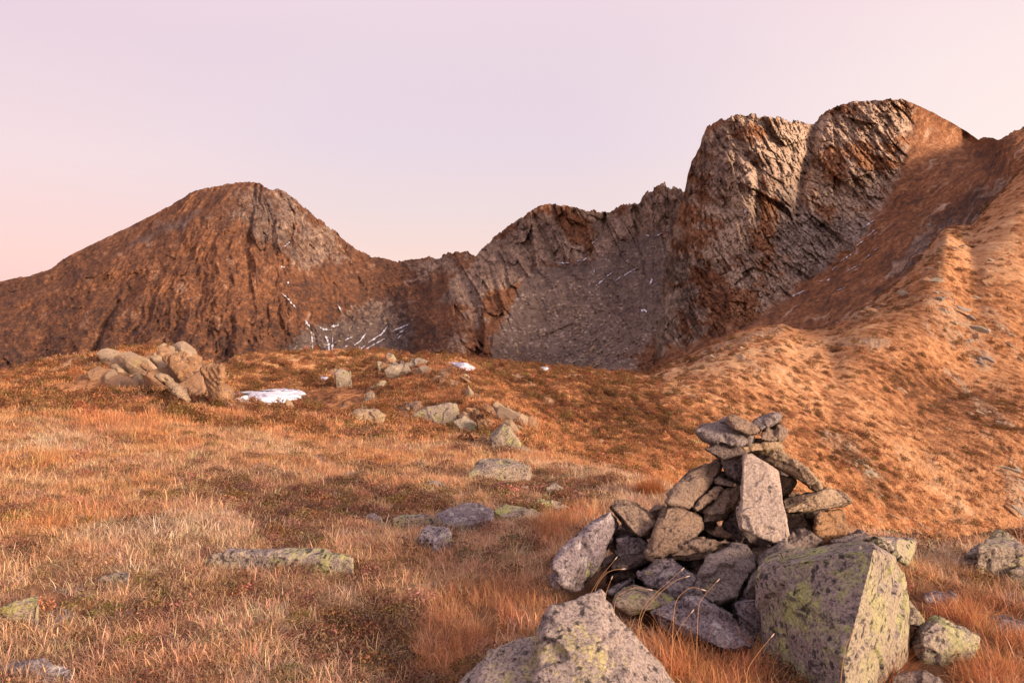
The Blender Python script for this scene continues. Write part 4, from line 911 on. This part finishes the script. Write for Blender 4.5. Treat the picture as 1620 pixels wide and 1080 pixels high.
# ------------------------------------------------------------------ vegetation: clumps spread as instances
PROTO = bpy.data.collections.new('clump_prototypes')

def clump(kind, n, rad, h0, h1, width, lean, curl, seed, segs=4):
    """n arching blades rooted in a disc; one mesh"""
    r = np.random.default_rng(seed); V, Fc, B = [], [], []
    for k in range(n):
        a = r.uniform(0, 2 * math.pi); q = rad * math.sqrt(r.random()); p = np.array([q * math.cos(a), q * math.sin(a), -.02])
        az = a + r.normal() * 1.1 if rad > 0 else r.uniform(0, 6.28); L = r.uniform(h0, h1); th = abs(r.normal()) * lean; cu = r.uniform(.2, 1.) * curl
        w = width * r.uniform(.7, 1.3); tw = r.normal() * .5; b = len(V); bl = r.uniform(.5, 1.3) * np.array([1, r.uniform(.92, 1.06), r.uniform(.85, 1.12)])
        for s in range(segs + 1):
            f = s / segs; d = np.array([math.cos(az + tw * f), math.sin(az + tw * f), 0]); side = np.array([-d[1], d[0], 0])
            ww = w * (1 - f) ** .6 * .5 if s < segs else 0
            if s < segs: V += [p - side * ww, p + side * ww]; B += [bl, bl]
            else: V.append(p); B.append(bl)
            ang = th + cu * f; p = p + (L / segs) * (d * math.sin(ang) + np.array([0, 0, math.cos(ang)]))
        for s in range(segs - 1): Fc.append((b + 2 * s, b + 2 * s + 1, b + 2 * s + 3, b + 2 * s + 2))
        Fc.append((b + 2 * segs - 2, b + 2 * segs - 1, b + 2 * segs))
    me = mesh_from(kind, V, Fc, MAT_BLADE, False); set_attr(me, 'bl', np.array(B)); return me

def leafy(kind, n, rad, hgt, leaf, seed, twigs=14):
    """low shrub: a dome of small leaves with a few twigs"""
    r = np.random.default_rng(seed); V, Fc, B = [], [], []
    for k in range(n):
        a = r.uniform(0, 6.283); q = rad * math.sqrt(r.random()); z = hgt * (1 - (q / rad) ** 2) * r.uniform(.25, 1.1)
        c = np.array([q * math.cos(a), q * math.sin(a), z]); u = r.normal(size=3); u /= np.linalg.norm(u); v = np.cross(u, r.normal(size=3)); v /= np.linalg.norm(v)
        s = leaf * r.uniform(.6, 1.4); b = len(V); bl = r.uniform(.5, 1.35) * np.array([1, r.uniform(.8, 1.2), r.uniform(.8, 1.2)])
        V += [c - u * s, c + v * s * .45, c + u * s, c - v * s * .45]; B += [bl] * 4; Fc.append((b, b + 1, b + 2, b + 3))
    for k in range(twigs):
        a = r.uniform(0, 6.283); q = rad * .8 * r.random(); p = np.array([q * math.cos(a), q * math.sin(a), -.01]); e = p + np.array([r.normal() * rad * .3, r.normal() * rad * .3, hgt * r.uniform(.8, 1.5)])
        s = np.array([leaf * .12, 0, 0]); b = len(V); bl = np.array([.8, .8, .8]); V += [p - s, p + s, e]; B += [bl] * 3; Fc.append((b, b + 1, b + 2))
    me = mesh_from(kind, V, Fc, MAT_LEAF, False); set_attr(me, 'bl', np.array(B)); return me

def proto_set(name, meshes):
    c = bpy.data.collections.new('proto_' + name)
    for k, me in enumerate(meshes):
        o = bpy.data.objects.new('%s_clump_%02d' % (name, k), me); c.objects.link(o)
    return c

def scatter(name, coll, nproto, P, scale, tint, label, cat, tilt=.12, up=None):
    n = len(P); r = np.random.default_rng(len(name))
    me = bpy.data.meshes.new(name); me.vertices.add(n); me.vertices.foreach_set('co', np.asarray(P, np.float32).ravel())
    set_attr(me, 'rot', np.stack([r.normal(size=n) * tilt, r.normal(size=n) * tilt, r.uniform(0, 6.283, n)], -1), 'FLOAT_VECTOR')
    sc_ = np.asarray(scale)
    set_attr(me, 'scl', np.stack([sc_, sc_, sc_ * r.uniform(.8, 1.25, n)], -1), 'FLOAT_VECTOR')
    set_attr(me, 'pick', r.integers(0, nproto, n), 'INT'); set_attr(me, 'tint', np.asarray(tint))
    o = link(name, me); tag(o, label, cat, kind='stuff')
    g = bpy.data.node_groups.new('spread_' + name, 'GeometryNodeTree')
    g.interface.new_socket('Geometry', in_out='INPUT', socket_type='NodeSocketGeometry'); g.interface.new_socket('Geometry', in_out='OUTPUT', socket_type='NodeSocketGeometry')
    N = g.nodes; gi = N.new('NodeGroupInput'); go = N.new('NodeGroupOutput'); ip = N.new('GeometryNodeInstanceOnPoints'); ci = N.new('GeometryNodeCollectionInfo')
    ci.inputs['Collection'].default_value = coll; ci.inputs['Separate Children'].default_value = True; ci.inputs['Reset Children'].default_value = True
    def at(nm, typ):
        a = N.new('GeometryNodeInputNamedAttribute'); a.data_type = typ; a.inputs['Name'].default_value = nm; return a.outputs[0]
    lk = g.links.new
    lk(gi.outputs[0], ip.inputs['Points']); lk(ci.outputs[0], ip.inputs['Instance']); ip.inputs['Pick Instance'].default_value = True
    lk(at('pick', 'INT'), ip.inputs['Instance Index'])
    e2r = N.new('FunctionNodeEulerToRotation'); lk(at('rot', 'FLOAT_VECTOR'), e2r.inputs[0]); lk(e2r.outputs[0], ip.inputs['Rotation'])
    lk(at('scl', 'FLOAT_VECTOR'), ip.inputs['Scale']); lk(ip.outputs[0], go.inputs[0])
    m = o.modifiers.new('spread', 'NODES'); m.node_group = g
    return o

C_STRAW = proto_set('straw', [clump('straw', 58, .12, .05, .14, .0046, 1.15, 2.6, 100 + i) for i in range(6)])
C_TALL = proto_set('tall', [clump('tall', 52, .12, .13, .30, .0038, .55, 2.0, 200 + i, 5) for i in range(5)])
C_SHRUB = proto_set('shrub', [leafy('shrub', 200, .11, .06, .0085, 300 + i) for i in range(5)])
C_LICH = proto_set('lichen', [clump('lichen', 120, .07, .015, .045, .0042, .9, 2.2, 400 + i, 3) for i in range(4)])
C_FAR = proto_set('far', [clump('far', 60, .26, .05, .13, .011, .9, 1.8, 500 + i, 3) for i in range(5)])
C_HILL = proto_set('hill', [clump('hill', 40, .36, .06, .17, .032, .9, 1.6, 600 + i, 3) for i in range(5)])
C_HSHR = proto_set('hshrub', [leafy('hshrub', 190, .40, .42, .045, 700 + i, 6) for i in range(4)])

EX = np.array(EXC)
def free(X, Y, k=.9):
    m = np.ones(X.shape, bool)
    for ex, ey, rx, ry in EX:
        m &= ((X - ex) / (rx * k + .01)) ** 2 + ((Y - ey) / (ry * k + .01)) ** 2 > 1
    return m
def sample(n, y0, y1, power, px0=-120, px1=1740):
    """points with a density falling as Y**-power, over the fan of ground"""
    u = RNG.random(n); e = 2 - power
    Y = (y0 ** e + u * (y1 ** e - y0 ** e)) ** (1 / e) if abs(e) > 1e-6 else y0 * (y1 / y0) ** u
    px = RNG.uniform(px0, px1, n); return px, Y
def place(px, Y):
    z = ground_z(px, Y); X = (px - CX) / F * Y; return X, z, HY - z / Y * F
def vary(c, n, a=.16, hue=.06):
    b = np.exp(RNG.normal(size=(n, 1)) * a); h = np.exp(RNG.normal(size=(n, 3)) * hue); return np.clip(np.asarray(c) * b * h, 0, .9)

STRAW, ORANGE, RED, PALE_, SHR, DKSHR, OLIVE = map(np.array, ((.74, .43, .25), (.80, .41, .19), (.60, .26, .115), (.80, .60, .42), (.31, .165, .10), (.21, .125, .08), (.28, .18, .07)))
def shrub_mask(px, py, X, Y):
    m = fbm(P3(X * .9, Y * .55, 2.), 4) + .5 * fbm(P3(X * 2.6, Y * 2., 5.), 3)
    z = .26 * inpoly(px, py, [(230, 770), (560, 745), (880, 770), (880, 810), (640, 830), (500, 820), (220, 820)], 25) + .2 * inpoly(px, py, [(0, 960), (300, 960), (300, 1020), (0, 1030)], 25) + .2 * inpoly(px, py, [(330, 1010), (640, 1000), (660, 1070), (330, 1070)], 20) \
        + .16 * inpoly(px, py, [(640, 715), (860, 740), (960, 770), (940, 790), (700, 760)], 16) - .25 * inpoly(px, py, [(-100, 660), (420, 670), (420, 740), (230, 760), (180, 860), (-100, 880)], 40) + .25 * inpoly(px, py, [(1440, 850), (1620, 850), (1620, 880), (1440, 885)], 10) + .18 * inpoly(px, py, [(960, 750), (1020, 775), (920, 795)], 8)
    return m + z - .02
def red_mask(px, py):
    m = np.zeros(px.shape)
    for poly, v in (([(680, 950), (760, 920), (900, 920), (960, 940), (880, 965), (850, 1000), (720, 1080), (650, 1080), (650, 1000)], .7), ([(1000, 990), (1090, 1000), (1210, 1010), (1220, 1110), (1060, 1110), (1030, 1040)], 1.),
                    ([(1435, 900), (1500, 930), (1620, 960), (1640, 1110), (1340, 1110), (1340, 1060), (1420, 1040), (1440, 960)], 1.), ([(840, 830), (930, 790), (960, 800), (900, 860), (850, 880)], .85), ([(100, 655), (260, 640), (260, 690), (120, 690)], .7),
                    ([(930, 900), (1010, 920), (1000, 960), (900, 940)], .5), ([(520, 880), (640, 860), (680, 900), (560, 930)], .35)):
        m = np.maximum(m, v * inpoly(px, py, poly, 16))
    return m
def orange_mask(px, py):
    return np.maximum(inpoly(px, py, [(-200, 600), (420, 640), (900, 740), (900, 770), (600, 760), (330, 760), (190, 870), (-200, 890)], 45), .55 * inpoly(px, py, [(1400, 840), (1700, 830), (1700, 960), (1440, 940)], 20))

# short straw turf
px, Y = sample(42000, 1.9, 15., 1.2); X, z, py = place(px, Y); sm = shrub_mask(px, py, X, Y); rm = red_mask(px, py); om = orange_mask(px, py)
keep = free(X, Y) & (fbm(P3(X * 1.6, Y * 1.2, 50.), 3) > -.33) & (RNG.random(len(px)) > .62 * sstep(.12, .40, sm)) 
px, Y, X, z, py, sm, rm, om = (a[keep] for a in (px, Y, X, z, py, sm, rm, om)); n = len(px)
mixn = fbm(P3(X * .7, Y * .5, 8.), 3)[:, None]
c = STRAW * (1 - om[:, None]) + ORANGE * om[:, None] * 1.05
c = c + (PALE_ - c) * np.clip(.3 + 1.1 * mixn, 0, .8); c = c + (RED - c) * (rm[:, None] * .75)
c = c + (OLIVE - c) * np.clip(sstep(.25, .5, fbm(P3(X * 1.1, Y * .8, 31.), 3))[:, None] * .35, 0, 1)
scatter('straw_grass', C_STRAW, 6, np.stack([X, Y, z], -1), (.62 + .040 * Y) * RNG.uniform(.6, 1.35, n) , vary(c, n, .27), 'short dry straw coloured grass covering the ground around the cairn', 'grass')
# taller arching grass: rusty tufts by the boulders, soft orange grass on the left
px, Y = sample(26000, 1.8, 16., 1.2); X, z, py = place(px, Y); rm = red_mask(px, py); om = orange_mask(px, py); sm = shrub_mask(px, py, X, Y)
pr = np.maximum(rm * .45, om * .14 * sstep(-.35, .1, fbm(P3(X * .8, Y * .6, 14.), 3) + .1)); pr = np.maximum(pr, .05)
keep = free(X, Y) & (RNG.random(len(px)) < pr) & ((sm < .3) | (rm > .4))
px, Y, X, z, py, rm, om = (a[keep] for a in (px, Y, X, z, py, rm, om)); n = len(px)
c = ORANGE + (RED - ORANGE) * np.clip(rm * .8 + .35 * RNG.normal(size=n), 0, 1)[:, None]; c = c + (PALE_ - c) * (np.clip(RNG.normal(size=(n, 1)) * .25 + .12, 0, .6) * (1 - .6 * rm[:, None]))
scatter('rusty_grass', C_TALL, 5, np.stack([X, Y, z], -1), (.52 + .03 * Y) * RNG.uniform(.5, 1.15, n) * (.70 + .35 * rm), vary(c, n), 'taller rusty orange grass in tufts around the boulders and on the left hump', 'grass')
# dwarf shrubs
px, Y = sample(26000, 1.9, 16., 1.3); X, z, py = place(px, Y); sm = shrub_mask(px, py, X, Y)
keep = free(X, Y, .95) & (RNG.random(len(px)) < .08 + .75 * sstep(.08, .42, sm)) & (red_mask(px, py) < .5)
px, Y, X, z, sm = (a[keep] for a in (px, Y, X, z, sm)); n = len(px)
f = np.clip(fbm(P3(X * 1.3, Y, 40.), 3)[:, None] * 1.6 + .5, 0, 1); c = SHR + (DKSHR - SHR) * f; c = c + (OLIVE * .7 - c) * (RNG.random((n, 1)) < .12)
scatter('dwarf_shrubs', C_SHRUB, 5, np.stack([X, Y, z + .01], -1), (.8 + .05 * Y) * RNG.uniform(.5, 1.2, n), vary(c, n, .25, .1), 'dark red brown dwarf shrubs creeping between the grass', 'shrubs')
# pale lichen
px, Y = sample(9000, 1.9, 12., 1.3); X, z, py = place(px, Y)
lz = np.zeros(len(px))
for poly, v in (([(410, 960), (490, 950), (500, 1000), (420, 1005)], 1.), ([(-20, 1020), (140, 1030), (150, 1085), (-20, 1085)], .8), ([(520, 980), (680, 980), (680, 1010), (520, 1020)], .6), ([(640, 770), (720, 765), (740, 800), (640, 800)], .4), ([(240, 1000), (420, 1030), (420, 1060), (220, 1040)], .5)):
    lz = np.maximum(lz, v * inpoly(px, py, poly, 12))
keep = free(X, Y) & (RNG.random(len(px)) < .05 + lz * .95 * sstep(-.1, .2, fbm(P3(X * 4, Y * 4, 3.), 2)))
px, Y, X, z = (a[keep] for a in (px, Y, X, z)); n = len(px)
scatter('pale_lichen', C_LICH, 4, np.stack([X, Y, z + .02], -1), (.7 + .08 * Y) * RNG.uniform(.6, 1.3, n), vary((.46, .40, .38), n, .2, .04), 'whitish branching lichen in small patches among the turf', 'lichen')

# plateau and sunlit slope further away
def hill_points(n, y0, pw=2.0):
    px = RNG.uniform(-80, 1700, n); L, Z = ground_knots(px); top = L[6] - .004; lo = math.log(y0)
    u = RNG.random(n); l = lo + (top - lo) * u ** .85; Y = np.exp(l); X, z, py = place(px, Y); return px, Y, X, z, py
px, Y, X, z, py = hill_points(52000, 11.5); r, d, p = hill_masks(px, py, X, Y)
sp = fbm(P3((X * .80 + Y * .60) * .55, (-X * .60 + Y * .80) * .25, 2.), 3)
keep = free(X, Y, .98) & (RNG.random(len(px)) > r * .85) & (RNG.random(len(px)) > .5 * d * sstep(-.1, .25, sp)); px, Y, X, z, d, p, py = (a[keep] for a in (px, Y, X, z, d, p, py)); n = len(px)
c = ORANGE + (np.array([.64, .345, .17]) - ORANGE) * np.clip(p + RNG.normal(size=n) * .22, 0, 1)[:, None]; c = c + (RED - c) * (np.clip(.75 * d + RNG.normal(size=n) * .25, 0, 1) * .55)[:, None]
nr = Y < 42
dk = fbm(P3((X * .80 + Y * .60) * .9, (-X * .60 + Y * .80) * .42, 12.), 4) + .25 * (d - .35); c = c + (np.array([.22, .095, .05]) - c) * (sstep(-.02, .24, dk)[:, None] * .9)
scatter('plateau_grass', C_FAR, 5, np.stack([X, Y, z], -1)[nr], ((.8 + .02 * Y) * RNG.uniform(.6, 1.25, n))[nr], vary(c, n, .18)[nr], 'dry orange grass covering the far part of the plateau', 'grass')
scatter('slope_grass', C_HILL, 5, np.stack([X, Y, z], -1)[~nr], ((.65 + .0065 * Y) * RNG.uniform(.6, 1.3, n))[~nr], vary(c, n, .32)[~nr], 'dry orange grass covering the sunlit slope of the ridge', 'grass')
px, Y, X, z, py = hill_points(110000, 12.); r, d, p = hill_masks(px, py, X, Y)
sp = fbm(P3((X * .80 + Y * .60) * .55, (-X * .60 + Y * .80) * .25, 2.), 3); sp2 = fbm(P3(X * .9, Y * .5, 6.), 2)
keep = free(X, Y, 1.) & (RNG.random(len(px)) < .06 + .32 * sstep(-.05, .3, sp2) * sstep(40, 70, Y) + .8 * d * sstep(-.12, .25, sp + .6 * sp2) * (1 - .8 * sstep(.6, .9, p)) * (.14 + .86 * sstep(35, 65, Y))); px, Y, X, z, d = (a[keep] for a in (px, Y, X, z, d)); n = len(px)
c = np.array([.26, .12, .06]) + (np.array([.15, .085, .04]) - np.array([.26, .12, .06])) * RNG.random((n, 1))
scatter('slope_shrubs', C_HSHR, 4, np.stack([X, Y, z], -1), (.30 + .0095 * Y) * RNG.uniform(.35, 1.4, n), vary(c, n, .25, .1), 'low dark shrubs dotting the sunlit slope', 'shrubs')

# small loose stones: on the ribs of the slope, in the bare spots of the turf, and blocks on the scree of the cirque
C_STONE = proto_set('stone', [me for m in ('ochre', 'field', 'tan') for me in LOOSE[m][:3]]); C_BLOCK = proto_set('block', [me for m in ('field', 'tan') for me in LOOSE[m][:3]])
px, Y, X, z, py = hill_points(60000, 12.); r, d, p = hill_masks(px, py, X, Y)
keep = free(X, Y) & (RNG.random(len(px)) < .012 + .28 * r ** 1.5); px, Y, X, z = (a[keep] for a in (px, Y, X, z)); n = len(px)
scatter('slope_stones', C_STONE, 9, np.stack([X, Y, z], -1), (.06 + .0022 * Y) * np.exp(RNG.normal(size=n) * .5), np.ones((n, 3)), 'small pale stones strewn over the sunlit slope and the plateau', 'stones', .5)
px, Y = sample(9000, 2.2, 13., 1.2); X, z, py = place(px, Y); sm = shrub_mask(px, py, X, Y)
zz = np.zeros(len(px))
for poly, v in (([(560, 760), (900, 740), (960, 790), (860, 830), (600, 830)], .35), ([(-20, 1020), (140, 1030), (150, 1085), (-20, 1085)], .5), ([(340, 780), (520, 770), (520, 800), (340, 800)], .3), ([(380, 960), (700, 980), (660, 1020), (400, 1010)], .25)):
    zz = np.maximum(zz, v * inpoly(px, py, poly, 14))
keep = free(X, Y) & (RNG.random(len(px)) < .015 + zz * sstep(.0, .3, fbm(P3(X * 2.5, Y * 2., 77.), 3))); px, Y, X, z = (a[keep] for a in (px, Y, X, z)); n = len(px)
scatter('turf_stones', C_STONE, 9, np.stack([X, Y, z + .012], -1), (.018 + .0045 * Y) * np.exp(RNG.normal(size=n) * .45), np.ones((n, 3)), 'small grey and pale stones lying in gaps of the turf', 'stones', .35)
n = 9000; px = RNG.uniform(440, 1110, n); py = RNG.uniform(360, 600, n); dens = inpoly(px, py, SCREE_L[0], 14) * (.10 + .9 * sstep(430, 560, py) * sstep(1010, 930, px)) * sstep(-.15, .3, fbm(P3(px / 38, py / 30, 60.), 3)) + .25 * inpoly(px, py, SCREE_L[1], 10)
keep = RNG.random(n) < dens * .55; px, py = px[keep], py[keep]; n = len(px)
P = np.array([world(a, b, REL_L.depth(a, b)) for a, b in zip(px, py)])
scatter('scree_blocks', C_BLOCK, 6, P, 1.3 * np.exp(RNG.normal(size=n) * .55), np.ones((n, 3)), 'grey blocks scattered over the scree of the cirque', 'stones', .5)

# single tussocks and stems that stand out
def tussock(px, py, h, rad, n, col, lab, seed, width=.006):
    Y, z = hit(px, py); me = clump('grass_tussock', n, rad, h * .55, h * 1.1, width, .45, 1.25, seed, 5)
    k = NT('tussock_blades'); c = k.mix(1., k.attr('bl', 'GEOMETRY'), (*col, 1), 'MULTIPLY'); dd = k.n('ShaderNodeBsdfDiffuse', {'Color': c}); tr = k.n('ShaderNodeBsdfTranslucent', {'Color': c})
    m = k.n('ShaderNodeMixShader', {0: .35, 1: dd, 2: tr}); k.t.links.new(m.outputs[0], k.out.inputs[0])
    me.materials.clear(); me.materials.append(k.m); o = link('grass_tussock', me, ((px - CX) / F * Y, Y, z)); tag(o, lab, 'grass')
tussock(1028, 782, .24, .13, 900, (.46, .19, .08), 'round bushy grass tussock standing on the brow just left of the cairn', 901, .004)
tussock(458, 915, .13, .10, 240, (.50, .22, .09), 'bright orange grass tuft in front of the low lichen rock', 903, .003)
tussock(1375, 1085, .30, .14, 420, (.44, .16, .07), 'long orange grass tuft growing at the foot of the lichen boulder', 904, .0028)

def stem(pts, Y, lab, grp):
    P = [np.array(world(px, py, Y)) for px, py in pts]; g = P[0].copy(); pz = ground_z(np.array([pts[0][0] - 4.]), np.array([Y - .05]))[0]; P = [np.array([P[0][0] - .02, Y - .03, min(pz, P[0][2] - .02)])] + P
    t_ = np.linspace(0, len(P) - 1, 22); Q = np.array([[np.interp(t, range(len(P)), [p[i] for p in P]) for i in range(3)] for t in t_])
    for _ in range(3): Q[1:-1] = (Q[:-2] + 2 * Q[1:-1] + Q[2:]) / 4
    def tube(Q, rad):
        V = []; n = len(Q)
        for k in range(n):
            for a in range(5): V.append(Q[k] + rad(k / (n - 1)) * np.array([math.cos(a * 1.2566), .6 * math.sin(a * 1.2566), .8 * math.sin(a * 1.2566)]))
        Fc = [(k * 5 + a, k * 5 + (a + 1) % 5, (k + 1) * 5 + (a + 1) % 5, (k + 1) * 5 + a) for k in range(n - 1) for a in range(5)]
        return V, Fc
    base_ = P[0]; V, Fc = tube(Q - base_, lambda f: .0013 - .0006 * f); o = link('tall_grass', mesh_from('tall_grass', V, Fc, MAT_STEM), tuple(base_)); tag(o, lab, 'grass stem', grp)
    d = Q[-1] - Q[-3]; d /= np.linalg.norm(d); H = np.array([Q[-1] - base_ + d * .022 * k / 6 for k in range(7)])
    V, Fc = tube(H, lambda f: .0008 + .0018 * math.sin(math.pi * min(1, f * .95 + .05))); link('seed_head', mesh_from('seed_head', V, Fc, MAT_HEAD), parent=o)
k = NT('dry_stem'); MAT_STEM = k.surf((.50, .27, .13), .8); k = NT('pale_seed_head'); MAT_HEAD = k.surf(k.ramp(k.noise(k.coord(), 300.), [(.3, (.5, .36, .25)), (.7, (.72, .58, .46))]), .9)
for z_, s, Y in (('M', '250,570 400,400 520,310 585,292', 3.2), ('M', '240,560 330,440 440,345 550,245', 3.25), ('L', '430,1040 520,880 675,690', 3.5), ('L', '480,960 590,815 660,785 740,778', 3.5), ('M', '500,470 590,385 640,366 705,384', 3.2), ('M', '680,490 740,410 815,330', 3.2),
                 ('M', '60,440 200,366 310,384', 3.4), ('M', '490,760 560,640 625,560', 3.0), ('L', '590,1010 620,930 640,880', 3.5), ('M', '1040,980 1120,860 1220,740', 2.75), ('R', '540,1050 570,860 620,770', 2.6)):
    stem(zp(z_, s), Y, 'thin arching dry grass stem with a pale tip in front of the cairn stones', 'dry grass stems in front of the cairn')
print('vegetation', round(time.time() - T0, 1))


#@@END@@

# ------------------------------------------------------------------ sky, sun, camera
SUN_AZ, SUN_EL = math.radians(54), math.radians(14)      # degrees right of straight behind the camera
to_sun = Vector((math.sin(SUN_AZ) * math.cos(SUN_EL), -math.cos(SUN_AZ) * math.cos(SUN_EL), math.sin(SUN_EL)))
sl = bpy.data.lights.new('sun', 'SUN'); sl.energy = 4.9; sl.angle = math.radians(18); sl.color = (1., .74, .54)
so = bpy.data.objects.new('sun', sl); COL.objects.link(so); so.rotation_euler = to_sun.to_track_quat('Z', 'Y').to_euler()
w = bpy.data.worlds.new('World'); scene.world = w; w.use_nodes = True
t = w.node_tree; t.nodes.clear()
def wn(typ, **kw):
    n = t.nodes.new(typ)
    for k, v in kw.items(): setattr(n, k, v)
    return n
def srgb(r, g, b):
    f = lambda c: (c / 255 / 12.92) if c / 255 <= .04045 else ((c / 255 + .055) / 1.055) ** 2.4
    return (f(r), f(g), f(b), 1)
tc = wn('ShaderNodeTexCoord'); sep = wn('ShaderNodeSeparateXYZ'); t.links.new(tc.outputs['Generated'], sep.inputs[0])
def wramp(src, stops):
    r = wn('ShaderNodeValToRGB'); t.links.new(src, r.inputs[0]); cr = r.color_ramp
    cr.interpolation = 'EASE' if len(stops) == 2 else 'LINEAR'
    while len(cr.elements) < len(stops): cr.elements.new(.5)
    for e, (p, c) in zip(cr.elements, stops): e.position = p; e.color = c
    return r.outputs[0]
base = wramp(sep.outputs[2], [(0., srgb(249, 207, 192)), (.06, srgb(249, 214, 201)), (.15, srgb(236, 215, 214)), (.24, srgb(229, 212, 222)), (.36, srgb(230, 211, 221)), (.55, srgb(244, 216, 226)), (1., srgb(238, 218, 230))])  # upper stops lie out of frame, brightened to add ambient fill
left = wramp(sep.outputs[2], [(0., srgb(247, 196, 190)), (.08, srgb(248, 208, 201)), (.2, srgb(241, 217, 219)), (.34, srgb(231, 208, 219)), (.5, srgb(244, 214, 224)), (1., srgb(238, 218, 230))])
right = wramp(sep.outputs[2], [(0., srgb(255, 228, 214)), (.15, srgb(254, 235, 227)), (.3, srgb(251, 231, 228)), (.42, srgb(248, 222, 226)), (.7, srgb(246, 220, 226)), (1., srgb(238, 218, 230))])
def wmix(fac, a, b):
    m = wn('ShaderNodeMix', data_type='RGBA'); t.links.new(fac, m.inputs[0]); t.links.new(a, m.inputs[6]); t.links.new(b, m.inputs[7]); return m.outputs[2]
mr = wn('ShaderNodeMapRange', interpolation_type='SMOOTHSTEP'); t.links.new(sep.outputs[0], mr.inputs[0]); mr.inputs[1].default_value = .05; mr.inputs[2].default_value = .66
ml = wn('ShaderNodeMapRange', interpolation_type='SMOOTHSTEP'); t.links.new(sep.outputs[0], ml.inputs[0]); ml.inputs[1].default_value = -.15; ml.inputs[2].default_value = -.6
c = wmix(mr.outputs[0], base, right); c = wmix(ml.outputs[0], c, left)
bg = wn('ShaderNodeBackground'); t.links.new(c, bg.inputs[0]); bg.inputs[1].default_value = .625
sky = wn('ShaderNodeTexSky', sky_type='NISHITA'); sky.sun_disc = False; sky.sun_elevation = SUN_EL; sky.sun_rotation = math.pi - SUN_AZ; sky.altitude = 2000
bg2 = wn('ShaderNodeBackground'); t.links.new(sky.outputs[0], bg2.inputs[0]); bg2.inputs[1].default_value = .004
add = wn('ShaderNodeAddShader'); t.links.new(bg.outputs[0], add.inputs[0]); t.links.new(bg2.outputs[0], add.inputs[1])
wo = wn('ShaderNodeOutputWorld'); t.links.new(add.outputs[0], wo.inputs[0])

cam = bpy.data.cameras.new('camera'); cam.sensor_width = 36; cam.lens = 24; cam.clip_end = 6000; cam.clip_start = .05
cam.shift_y = -40 / 1620
co = bpy.data.objects.new('camera', cam); COL.objects.link(co); co.rotation_euler = (math.radians(90), 0, 0)
scene.camera = co
scene.view_settings.view_transform = 'Standard'; scene.view_settings.look = 'None'
scene.view_settings.exposure = .72; scene.view_settings.gamma = 1
scene.cycles.max_bounces = 6; scene.cycles.diffuse_bounces = 4; scene.cycles.transmission_bounces = 3
print('script', round(time.time() - T0, 1))
